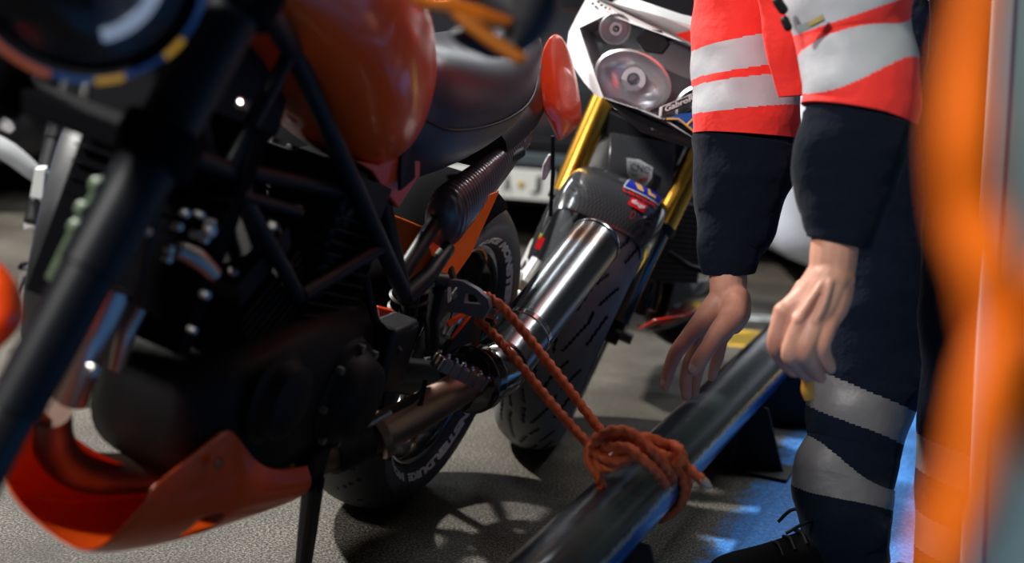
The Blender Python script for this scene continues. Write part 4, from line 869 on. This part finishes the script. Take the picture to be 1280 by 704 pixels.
# ------------------------------------------------------------------ person bending over the tube
PO=V((.95,2.35,0)); per=empty('person','person in fluorescent red jacket and navy trousers bending over the tube, reaching down','person',loc=tuple(PO))
def pp_(mb,name,m,par=per,**k):
    o=mb.build(name,m,par,loc=PO,**k); o.location=(0,0,0); return o
body=MB()
def limb(pts,n=18,sm=4): 
    P_=[p[0] if isinstance(p[0],V) else W(*p[0]) for p in pts]; body.tube(P_,[p[1] for p in pts],n=n,smooth=sm,round_=True)
def wl(*a): return [(W(x,y,d),r_) for x,y,d,r_ in a]
# trunk, head
hipR=V((.76,2.53,.98)); hipL=V((.79,2.35,.98)); shR=V((.37,2.42,1.24)); shL=V((.46,2.11,1.23)); chest=V((.50,2.28,1.27)); waist=V((.70,2.39,1.13)); neck=V((.33,2.24,1.38))
limb([(V((.80,2.44,1.0)),.12),(waist,.11),(chest,.12)]); limb([(shR,.035),(chest+V((0,.06,0)),.08),(chest-V((0,.07,0)),.08),(shL,.035)]); limb([(chest,.09),(neck,.058),(neck+V((-.06,0,.03)),.055)])
hd=V((.22,2.24,1.43)); limb([(hd+V((.05,0,.035)),.088),(hd,.092),(hd+V((-.05,0,-.03)),.078),(hd+V((-.075,0,-.055)),.060)])
limb([(hd+V((-.10,0,.035)),.012),(hd+V((-.125,0,.0)),.014)],n=10); 
for s in(1,-1): limb([(hd+V((.0,.088*s,0)),.018),(hd+V((.02,.094*s,.025)),.02)],n=10)
limb([(hd+V((-.125,-.02,-.045)),.010),(hd+V((-.125,.02,-.045)),.010)],n=10)
# legs inside the trousers
kR=W(1098,395,2.43); aR=W(1052,668,2.37); kL=W(1205,420,2.22); aL=W(1172,700,2.22)
limb([(hipR,.06),(W(1112,280,2.45),.055),(W(1085,460,2.43),.042),(W(1062,580,2.40),.036),(W(1058,680,2.38),.034)]); limb([(hipL,.06),(W(1234,280,2.24),.055),(W(1214,460,2.24),.042),(W(1208,580,2.24),.036),(W(1194,700,2.24),.034)])
# arms
limb([(shR,.04),(W(935,90,2.36),.045),(W(912,260,2.33),.036),(W(910,320,2.31),.031)]); limb([(shL,.04),(W(1068,60,2.02),.045),(W(1052,240,1.98),.034),(W(1045,292,1.955),.032)])
# right hand (farther from the camera), hanging, fingers towards lower left
def chain(*a,n=16,sm=4):
    q=wl(*a); body.tube([p for p,_ in q],[r_ for _,r_ in q],n=n,smooth=sm,round_=True)
chain((911,315,2.31,.0315),(909,345,2.305,.030),(908,372,2.30,.0285),(902,392,2.30,.026))
chain((913,330,2.335,.028),(913,365,2.335,.028),(908,390,2.335,.026))
chain((905,372,2.30,.024),(888,392,2.295,.022),(872,409,2.285,.0165))
chain((908,375,2.32,.024),(894,398,2.315,.021),(880,417,2.31,.0155))
chain((912,380,2.34,.022),(902,405,2.34,.020),(890,424,2.335,.0145))
chain((916,382,2.355,.021),(910,405,2.36,.0185),(901,424,2.36,.013))
chain((873,406,2.285,.0160),(858,424,2.275,.0135),(846,440,2.27,.0128),(839,455,2.27,.0112),(835,467,2.27,.0108),(831,483,2.27,.0085))
chain((880,417,2.31,.0150),(870,436,2.305,.0130),(862,453,2.30,.0120),(858,468,2.305,.0108),(857,478,2.305,.0108),(858,495,2.31,.0085))
chain((890,424,2.335,.0140),(881,440,2.335,.0122),(875,454,2.335,.0115),(871,468,2.335,.0104),(869,478,2.335,.0100),(868,491,2.335,.0080))
chain((901,424,2.36,.0125),(899,438,2.362,.0112),(897,448,2.365,.0104),(893,460,2.365,.0094),(890,472,2.365,.0075))
chain((920,372,2.285,.022),(917,394,2.26,.022),(904,409,2.235,.0185),(893,422,2.222,.0150),(886,434,2.215,.0135),(880,443,2.21,.0138),(872,454,2.21,.0125),(866,463,2.21,.0090))
chain((925,372,2.33,.018),(926,392,2.335,.017),(918,408,2.345,.014))
# left hand (nearer), loosely closed, back of the hand to the camera
chain((1045,294,1.952,.0335),(1042,318,1.95,.0335),(1040,338,1.95,.0325),(1034,362,1.95,.030))
chain((1034,345,1.95,.030),(1010,372,1.95,.024),(984,391,1.95,.0175))
chain((1036,350,1.94,.028),(1018,378,1.938,.022),(1001,402,1.935,.0165))
chain((1040,350,1.94,.028),(1030,382,1.935,.022),(1019,404,1.93,.0160))
chain((1044,350,1.945,.028),(1044,378,1.94,.022),(1037,400,1.935,.0150))
chain((981,391,1.948,.0172),(974,410,1.950,.0140),(970,431,1.958,.0135),(976,446,1.975,.0118),(984,456,1.985,.0110),(993,465,1.99,.0092))
chain((1001,402,1.932,.0165),(993,424,1.930,.0140),(988,444,1.935,.0135),(996,456,1.955,.0118),(1003,464,1.965,.0108),(1011,471,1.975,.0090))
chain((1019,404,1.928,.0160),(1011,424,1.922,.0138),(1006,440,1.925,.0132),(1012,454,1.942,.0116),(1018,463,1.952,.0106),(1026,472,1.962,.0088))
chain((1037,400,1.933,.0148),(1031,418,1.925,.0128),(1027,433,1.925,.0122),(1031,447,1.935,.0108),(1035,454,1.94,.0100),(1038,461,1.945,.0082))
chain((1010,365,1.985,.022),(990,395,2.0,.018),(988,425,2.01,.015),(995,448,2.015,.0135),(1006,466,2.01,.0095))
# tendons on the back of the near hand
for a in (((1030,352,1.918,.005),(1013,376,1.915,.005),(999,400,1.918,.006)),((1038,352,1.913,.005),(1030,380,1.912,.005),(1019,402,1.915,.006))): chain(*a,n=10)
bd=pp_(body,'body',skin)
md=bd.modifiers.new('remesh','REMESH'); md.mode='VOXEL'; md.voxel_size=.0024; md.use_smooth_shade=True
md=bd.modifiers.new('smooth','SMOOTH'); md.factor=.5; md.iterations=5
# nails
def nail(p,dirp,nrm,l,w_,name='fingernail'):
    d=dirp.normalized(); n=(nrm-d*nrm.dot(d)).normalized(); s=d.cross(n); g=MB(); rings=[]
    for i in range(7):
        t=-1+2*i/6; ww=w_*math.sqrt(max(.02,1-abs(t)**3)); rings.append([p+d*l*t+s*ww*v-n*(.35*w_*v*v)+n*.0006 for v in(-1,-.6,-.2,.2,.6,1)])
    g.loft(rings,cap=False,closed=False); return pp_(g,name,nailm,bd,solid=.0006,sub=1)
def wn(x,y,d,x2,y2,r_,l,w_,tilt=(0,0)):
    p=W(x,y,d); q=W(x2,y2,d); n=(-ray(x,y)).normalized()+CR*tilt[0]+CU*tilt[1]; n.normalize(); nail(p+n*r_*.93,q-p,n,l,w_)
wn(868,460,2.21,865,466,.0108,.0075,.0068,(-.35,0)); wn(832,478,2.27,830,485,.0095,.0055,.005,(-.8,0)); wn(857,488,2.31,857,497,.0095,.0055,.005,(-.6,0))
# clothing
def cloth(mb,pts,bands=(),n=64,rings=110,depthr=.85,fold=.06,skew=0.,seed=0,sc_=9.,capb=0):
    # pts: (px,py,depth,width px); bands: (t0,t1,mat) with t along the photo's vertical fraction
    P_=[W(x,y,d) for x,y,d,w_ in pts]; Rw=[(w_/2*d/F,w_/2*d/F*depthr) for x,y,d,w_ in pts]; py=[p[1] for p in pts]
    k=max(2,rings//(len(pts)-1)); PP,RR=spline(P_,Rw,k); Y,_=spline([V((y,0,0)) for y in py],[0]*len(py),k); rg=[]; N_=len(PP); info=[]
    for i in range(N_):
        T=(PP[min(i+1,N_-1)]-PP[max(i-1,0)]).normalized(); lat=(CR-T*CR.dot(T)).normalized(); dp=T.cross(lat); ring=[]
        for j in range(n):
            th=2*PI*j/n; c_,s_=math.cos(th),math.sin(th); q=PP[i]+lat*RR[i][0]*c_+dp*RR[i][1]*s_
            nn=(lat*c_+dp*s_); f=noise.noise(V((q.x*sc_+seed,q.y*sc_,q.z*sc_*1.5)))+.5*noise.noise(V((q.x*sc_*2.2,q.y*sc_*2.2+seed,q.z*sc_*3.5)))
            fo=math.sin((Y[i].x/ (26+4*math.sin(seed)))+2.2*c_+2.0*noise.noise(q*5+V((seed,0,0))))*.35
            ring.append(q+nn*fold*min(1,(N_-1-i)/(N_*.16)+.03,i/(N_*.12)+.03)*RR[i][0]*(f+fo))
        rg.append(ring); info.append((Y[i].x,RR[i][0]*F/ (PP[i]-CC).dot(CF)))
    def mi(i,j):
        th=2*PI*(j+.5)/n; y=info[i][0]+skew*info[i][1]*math.cos(th)+ (-.12)*info[i][1]*math.sin(th)
        for a,b,m_ in bands:
            if a<=y<b: return m_
        return 0
    mb.loft(rg,mi=mi,cap=True)
jk=MB()
cloth(jk,[(955,-215,2.32,150),(940,-150,2.32,148),(932,-60,2.35,135),(930,0,2.37,130),(926,45,2.37,128),(932,100,2.36,134),(933,150,2.35,134),(932,170,2.35,132)],[(52,90,1),(101,138,1)],sc_=6.5,depthr=.8,fold=.075,skew=.10,seed=3,n=160,rings=240)
cloth(jk,[(1095,-230,2.03,170),(1080,-150,2.02,178),(1068,-60,2.0,170),(1062,0,2.0,164),(1068,50,2.0,152),(1074,100,1.98,146),(1075,130,1.98,150),(1073,142,1.98,146)],[(-40,14,1),(50,97,1)],sc_=6.5,depthr=.8,fold=.07,skew=.22,seed=11,n=160,rings=240)
g=jk; tors=[]
for x,z,hy,hz in ((.94,1.03,.15,.06),(.90,1.06,.185,.10),(.80,1.11,.20,.135),(.68,1.18,.205,.145),(.56,1.25,.235,.15),(.45,1.28,.25,.13),(.38,1.30,.19,.10),(.345,1.335,.085,.07)):
    ring=[]
    for j in range(40):
        a=2*PI*j/40; ring.append(V((x+.35*hz*math.sin(a),2.14+.35*x+hy*math.cos(a),z+hz*math.sin(a)*.95)))
    tors.append(ring)
jk.loft(tors,mi=lambda i,j:1 if i in(3,) else 0)
jacket=pp_(jk,'jacket',[hivis,refl],sub=1,ang=70)
# jacket front panel hanging between the arms
g=MB(); cloth(g,[(985,-70,2.22,90),(985,0,2.22,80),(988,60,2.22,60),(992,120,2.22,38)],(),depthr=.35,fold=.12,seed=5,rings=60); pp_(g,'jacket_flap',hivis,jacket)
cf=MB()
cloth(cf,[(932,155,2.35,118),(932,168,2.35,126),(930,184,2.35,134),(926,230,2.34,126),(922,275,2.33,104),(913,305,2.32,84),(911,318,2.315,76),(911,336,2.31,68),(911,342,2.31,64)],depthr=.8,fold=.07,seed=21,n=96,rings=150)
pp_(cf,'sleeve_cuff',navy,jacket,sub=1,ang=80)
cf=MB()
cloth(cf,[(1075,122,1.98,126),(1074,140,1.98,136),(1072,156,1.98,144),(1063,195,1.97,140),(1055,240,1.965,124),(1051,275,1.955,98),(1049,295,1.95,86),(1047,304,1.95,80)],depthr=.8,fold=.075,seed=31,n=96,rings=150)
pp_(cf,'sleeve_cuff',navy,jacket,sub=1,ang=80)
g=MB(); a,b=W(1000,42,1.93),W(1032,26,1.927); d=(b-a).normalized(); up=CU-d*CU.dot(d); n_=-CF; pts=[a,b,b+up*.012,a+up*.012]; g.plate(pts,n_*.004); lb=pp_(g,'zip_pull_tab',mat('grey tab',(.30,.32,.30),.4),jacket,bev=.001)
g=MB(); g.plate([a.lerp(b,.4)+n_*.003+up*.003,a.lerp(b,.92)+n_*.003+up*.003,a.lerp(b,.92)+n_*.003+up*.0095,a.lerp(b,.4)+n_*.003+up*.0095],n_*.002); pp_(g,'amber_label',mat('amber label',(.5,.36,.10),.5),jacket)
g=MB(); g.tube([W(972,2,1.95),W(979,12,1.95)],.007,n=8,round_=True); g.tube([W(981,25,1.95),W(985,34,1.95)],.006,n=8,round_=True); pp_(g,'cord_toggle',black,jacket)
# trousers
tr=MB()
cloth(tr,[(1195,-60,2.48,190),(1165,60,2.47,180),(1135,180,2.46,170),(1112,280,2.45,160),(1098,380,2.44,150),(1085,460,2.43,142),(1076,515,2.42,134),(1070,560,2.41,116),(1054,600,2.40,128),(1054,630,2.39,124),(1056,660,2.38,116),(1062,690,2.38,100),(1068,712,2.38,92)],[(487,532,1),(583,624,1)],depthr=.85,fold=.075,skew=-.22,seed=41,n=160,rings=300,sc_=7)
cloth(tr,[(1262,-60,2.27,190),(1250,60,2.26,185),(1242,180,2.25,180),(1234,280,2.24,165),(1224,380,2.24,150),(1216,460,2.24,126),(1212,540,2.24,132),(1208,590,2.24,126),(1202,640,2.24,112),(1196,690,2.24,106),(1190,740,2.24,100)],[(560,605,1),(655,700,1)],depthr=.85,fold=.075,skew=-.22,seed=51,n=160,rings=260,sc_=7)
tr.loft([[V((.79+r_*.75*math.cos(2*PI*j/32),2.43+.185*math.sin(2*PI*j/32),z)) for j in range(32)] for z,r_ in ((.90,.13),(.95,.16),(1.02,.17),(1.10,.15))])
trz=pp_(tr,'trousers',[navyt,refl2],sub=1,ang=80)
# shoes
def shoe(heel,toe,seed):
    heel,toe=V(heel),V(toe); d=(toe-heel); L_=d.length; d.normalize(); s=V((0,0,1)).cross(d).normalized(); g=MB(); rg=[]
    for t,hw,h,z0 in ((-.04,.010,.03,.03),(0,.032,.075,.012),(.10,.038,.105,.010),(.28,.040,.115,.010),(.42,.042,.098,.012),(.58,.048,.075,.012),(.75,.052,.058,.012),(.90,.046,.048,.012),(.98,.030,.036,.014),(1.01,.010,.02,.018)):
        ring=[]
        for j in range(24):
            a=2*PI*j/24; c_,s_=math.cos(a),math.sin(a); ring.append(heel+d*(L_*t)+s*hw*math.copysign(abs(c_)**.7,c_)+V((0,0,z0+(h-z0)/2*(1+math.copysign(abs(s_)**.8,s_)))))
        rg.append(ring)
    g.loft(rg); o=pp_(g,'shoe',mat('black suede',(.004,.004,.005),.9,spec=.12),sub=1,ang=80)
    g=MB(); g.plate([heel+d*(L_*t)+s*w_ +V((0,0,.008)) for t,w_ in ((-.04,.02),(.15,.042),(.45,.044),(.75,.056),(.93,.045),(1.02,.015),(1.02,-.015),(.93,-.045),(.75,-.056),(.45,-.044),(.15,-.042),(-.04,-.02))],(0,0,.014)); pp_(g,'sole',rubber,o,bev=.002)
    g=MB()
    for k in range(4):
        c=heel+d*(L_*(.38+.07*k))+V((0,0,.108-.011*k)); g.tube([c-s*.03-V((0,0,.006)),c+V((0,0,.006))*.5,c+s*.03-V((0,0,.006))],.003,n=8,smooth=4)
    c=heel+d*(L_*.36)+V((0,0,.118)); g.tube([c,c+d*.03+s*.03+V((0,0,.012)),c+d*.06+s*.02-V((0,0,.012))],.003,n=8,smooth=5); g.tube([c,c+d*.03-s*.03+V((0,0,.012)),c+d*.055-s*.035-V((0,0,.014))],.003,n=8,smooth=5)
    pp_(g,'laces',black,o)
hr=W(1085,700,2.40); hr.z=0; shoe(hr,hr+V((-.275,-.045,0)),1)
hl_=V((aL.x+.06,aL.y+.0,0)); shoe(hl_,hl_+V((-.25,-.13,0)),2)
for _s in(1,-1):
    g=MB(); g.disc(hd+V((-.098,.032*_s,-.012)),(-1,.25*_s,-.5),.011,.008,n=16); pp_(g,'eye',mat('eye',(.05,.04,.035),.1),bd)
# hair cap
g=MB(); rg=[]
for i in range(9):
    a=PI*.62*i/8; rg.append([hd+V((.03,0,.02))+ (V((.62,0,.78))*math.cos(a)+ (V((-.78,0,.62))*math.cos(b)+V((0,1,0))*math.sin(b))*math.sin(a))*.103 for b in [2*PI*j/28 for j in range(28)]])
rg[0]=[p for p in rg[0]]; g.loft(rg,cap=False); pp_(g,'hair',mat('dark hair',(.03,.02,.015),.7,bump=(80,.8,.004)),solid=.006)
# orange strap end held in the near hand
g=MB(); so=W(1011,478,1.99); g.tube([W(1008,458,1.98),W(1010,474,1.985),W(1009,488,1.99),W(1012,499,2.0)],[(.008,.003),(.009,.0035),(.009,.0035),(.007,.003)],n=12,smooth=4,flat=tuple(CR)); o=g.build('strap_end',mat('amber strap',(.80,.33,.03),.5),loc=so); tag(o,'short amber strap end pinched in the nearer hand','strap')
# ------------------------------------------------------------------ vehicles behind
def car(name,label,cat,x0,y0,wd_,m,plate=None,low=.16,hz=1.42,grilleh=.30):
    c=empty(name,label,cat,loc=(x0,y0,0)); hw=wd_/2
    def rg(y,zb,zt,h,rb=.12,n=32):
        out=[]
        for j in range(n):
            a=2*PI*j/n; cc,ss=math.cos(a),math.sin(a); out.append(V((h*math.copysign(abs(cc)**.35,cc),y,(zb+zt)/2+(zt-zb)/2*math.copysign(abs(ss)**.45,ss))))
        return out
    g=MB(); g.loft([rg(.0,low+.06,.62,hw*.80),rg(.06,low,.68,hw*.90),rg(.25,low,.74,hw*.97),rg(.9,low,.86,hw),rg(1.3,low,.93,hw),rg(2.6,low,.95,hw),rg(3.6,low,.96,hw),rg(4.1,low+.02,.92,hw*.95),rg(4.25,low+.1,.8,hw*.88)]); bd_=g.build('body',m,c,ang=60)
    g=MB(); g.loft([rg(1.15,.88,.95,hw*.86),rg(1.75,.88,1.32,hw*.76),rg(2.2,.88,hz,hw*.74),rg(3.2,.88,hz-.02,hw*.73),rg(3.9,.88,1.0,hw*.80)]); g.build('cabin_glass',gloss,c,ang=60)
    g=MB(); g.box((0,1.0+1.9-.2,hz-.0),(hw*1.35,1.3,.05)); g.build('roof',m,c,bev=.02)
    for sx in(-1,1):
        for y in(.85,3.35):
            g=MB(); q=V((sx*(hw-.10),y,.31)); 
            tyv=MB(); tyv.lathe([(.20,-.09),(.28,-.10),(.305,-.08),(.31,0),(.305,.08),(.28,.10),(.20,.09)],q,(1,0,0),n=48,closedprof=True); tyv.build('tyre',rubber,c)
            g.lathe([(.03,.0),(.19,.02),(.205,.09),(.20,.09),(.19,-.09),(.03,-.02)],q,(1,0,0),n=30,closedprof=True)
            for k in range(5):
                a=2*PI*k/5; g.tube([q,q+V((0,math.cos(a)*.19,math.sin(a)*.19))],.02,n=6)
            g.build('rim',alu,c)
        g=MB(); q=V((sx*hw*.68,.075,.57)); g.loft([[q+V((.13*math.cos(2*PI*j/24)*k_s,.0+dy,.055*math.sin(2*PI*j/24)*k_s)) for j in range(24)] for k_s,dy in((1,.06),(1,-.02),(.8,-.04),(.1,-.045))]); g.build('headlight',mat('car lamp glass',(.35,.37,.40),.1,.3,.5),c)
    g=MB(); g.box((0,-.0,low+.20),(hw*1.1,.06,.14)); 
    for k in range(6): g.box((0,-.03,low+.15+.02*k),(hw*1.05,.02,.006))
    g.build('grille',black,c,bev=.01)
    return c
cs_=W(640,228,5.35)
car1=car('car','dark car parked behind the motorcycles with its number plate showing','car',.05-.3,cs_.y+.02,1.72,mat('dark car paint',(.012,.013,.016),.35,.2,.3))
pz=cs_.z
g=MB(); g.box((cs_.x-.10+.25,-.045,pz),(.52,.012,.115)); pl=g.build('number_plate',mat('plate white',(.60,.61,.58),.4),car1,bev=.002)
g=MB(); vs=quadmap(V((-.06-.05,-.053,pz-.04)),V((.02-.05,-.053,pz-.04)),V((.02-.05,-.053,pz+.04)),V((-.06-.05,-.053,pz+.04)))
pc=W(674,232,5.35)
def pq(x0,x1,y,hh):
    a,b=W(x0,y,4.9),W(x1,y,4.9); return a.x+.25,b.x+.25
a0_,a1_=W(629,226,5.34).x+.25,W(640,226,5.34).x+.25; b0_,b1_=W(664,226,5.34).x+.25,W(677,226,5.34).x+.25
for s_,(u0,u1) in (('A',(a0_,a1_)),('J',(b0_,b1_)),('7',(b1_+.03,b1_+.06)),('H',(a0_-.09,a0_-.055))):
    g=MB()
    if s_ in 'AJ': text_on(g,s_,quadmap(V((u0,-.053,pz-.036)),V((u1,-.053,pz-.036)),V((u1,-.053,pz+.036)),V((u0,-.053,pz+.036))),bold=.02,pad=0); g.build('plate_lettering',MATS['sticker black'],pl,flatsh=True)
g=MB(); g.disc((W(651,231,5.34).x+.25,-.053,pz),(0,1,0),.014,.003); g.build('plate_seal',mat('plate seal',(.45,.32,.08),.4),pl)
g=MB(); g.box((cs_.x+.2,-.03,pz+.095),(.9,.05,.05)); g.build('bumper_trim',mat('bumper grey blue',(.05,.065,.075),.4),car1,bev=.01)
car2=car('car','silver car parked behind the person, seen between the sleeves','car',1.62,4.75,1.66,mat('silver car paint',(.66,.70,.80),.35,.1,.5),low=.09)
# motorcycle at far left
B3=Frame(-1.13,3.35,101,10); m3=empty('motorcycle','motorcycle behind the nearest fork at the far left, white caliper showing','motorcycle',M=B3.mat()); b_=B3.px
wheel(m3,(0,0,.31),.31,.12,.216,gloss,.15,.06,spokes=6,n=90,discs=(1,-1))
for s in(1,-1):
    g=MB(); g.tube([(-.36,.1*s,.95),(-.14,.1*s,.5)],.027,n=20); g.tube([(-.14,.1*s,.5),(.0,.1*s,.31)],[.024,.02],n=16); g.build('fork_leg',black,m3)
g=MB(); g.tube([(-.45,0,.85),(-.75,0,.9),(-1.0,0,.82)],[(.08,.1),(.15,.16),(.09,.08)],n=20,smooth=5); g.build('fuel_tank',black,m3)
g=MB(); g.tube([(-.95,0,.8),(-1.2,0,.83),(-1.55,0,.95)],[(.08,.05),(.12,.05),(.05,.03)],n=20,smooth=5); g.build('seat',black,m3)
g=MB(); g.loft([ring_yz(-.42,0,.42,.12,.12),ring_yz(-.5,0,.44,.17,.2),ring_yz(-.8,0,.44,.17,.2),ring_yz(-.9,0,.4,.1,.1)]); g.build('engine',engm,m3)
wheel(m3,(-1.40,0,.31),.31,.17,.216,gloss,.11,.06,spokes=6,n=90,discs=(1,))
cal=mat('white caliper',(.80,.82,.80),.35)
g=MB(); x_=-.03
g.plate([b_(46,209,x_),b_(58,209,x_),b_(55,248,x_),b_(39,245,x_)],(.05,0,0)); g.plate([b_(40,247,x_),b_(54,249,x_),b_(50,262,x_),b_(44,260,x_)],(.03,0,0)); g.plate([b_(38,258,x_),b_(53,257,x_),b_(46,282,x_),b_(31,286,x_),b_(32,272,x_)],(.04,0,0)); g.build('brake_caliper',cal,m3,bev=.003)
g=MB(); g.plate([b_(58,213,x_),b_(72,222,x_),b_(70,240,x_),b_(57,246,x_)],(.04,0,0)); g.build('caliper_bracket',mat('slate grey',(.08,.09,.11),.4),m3,bev=.003)
g=MB(); g.tube([V((0,-.08,.31)),b_(46,325,.03)],.014,n=12); g.tube([b_(31,337,.03),b_(53,333,.03)],[.018,.020],n=20,round_=True); g.tube([b_(30,340,.03),b_(18,368,.02)],[.014,.010],n=14); g.build('axle_cap',chrome,m3)
g=MB(); g.tube([b_(-30,168,-.15),b_(10,190,-.15),b_(40,214,-.15),b_(50,226,-.15)],[(.012,.03),(.015,.03),(.014,.025),(.008,.015)],n=16,smooth=6); g.build('fairing_edge',mat('dull grey plastic',(.30,.31,.32),.4),m3)
g=MB(); g.tube([b_(-5,145,-.22),V((-.30,-.12,.86)),V((-.34,0,.92))],.014,n=10,smooth=4); g.build('mirror_stalk',black,m3)
g=MB(); g.tube([b_(-20,130,-.2),b_(0,148,-.2),b_(16,164,-.2)],[(.015,.03),(.018,.03),(.006,.01)],n=16,smooth=6); g.build('mirror_shell',white,m3)
# black wheel chock behind the leg
ch0=onz(985,530,0); g=MB(); g.plate([ch0+V((-.16,.05,0)),ch0+V((.22,.05,0)),ch0+V((.22,.05,.06)),ch0+V((.12,.05,.09)),ch0+V((.06,.05,.14)),ch0+V((-.02,.05,.15)),ch0+V((-.10,.05,.06)),ch0+V((-.16,.05,.05))],(0,.14,0)); o=g.build('wheel_chock',black,loc=ch0,bev=.006); tag(o,'black rubber wheel chock on the deck behind the tube and trouser leg','chock')
# ceiling tubes
fx=mat('tube glow',(1,1,1),.5,emit=(.93,.98,1),estr=9)
def fixture(x,y,z,yaw,label):
    c=empty('tube_light',label,'ceiling lamp',loc=(x,y,4.0),group='ceiling tube lights'); g=MB(); g.box((0,0,-.05),(1.5,.16,.10)); g.build('housing',mat('lamp housing',(.3,.31,.32),.5),c,bev=.01)
    g=MB(); 
    for k in(-.04,.04): g.tube([(-.72,k,-.12),(.72,k,-.12)],.014,n=12)
    g.build('tube',fx,c); c.rotation_euler.z=yaw
    for kx in(-.6,.6):
        pass
for i,(x,y,yw) in enumerate(((-.4,3.4,0),(2.4,4.6,0),(-2.2,8,0),(1.2,8,0))): fixture(x,y,4,yw,'long twin-tube lamp on the dark ceiling above the deck')
car3=car('car','black car added at the far left to darken the background','car',-2.6,5.1,1.7,MATS['dark car paint'])  # added dark body, covers the bright floor behind the fork
for (lx,ly,dx,dy,lab) in ((-2.15,4.16,.5,-.32,'bright flood lamp hanging from the ceiling behind the motorcycles on the left'),(-2.35,.35,.5,.5,'bright flood lamp hanging from the ceiling in front of the motorcycles')):
  fl=empty('flood_lamp',lab,'lamp',loc=(lx,ly,4.0))
  g=MB(); g.tube([(0,0,0),(0,0,-.84)],.02,n=10); g.lathe([(.02,-.02),(.13,.10),(.135,.12),(.13,.10),(.10,.0)],(0,0,-.93),(dx,dy,-.8),n=32); g.build('housing',mat('lamp housing dark',(.08,.08,.08),.4),fl)
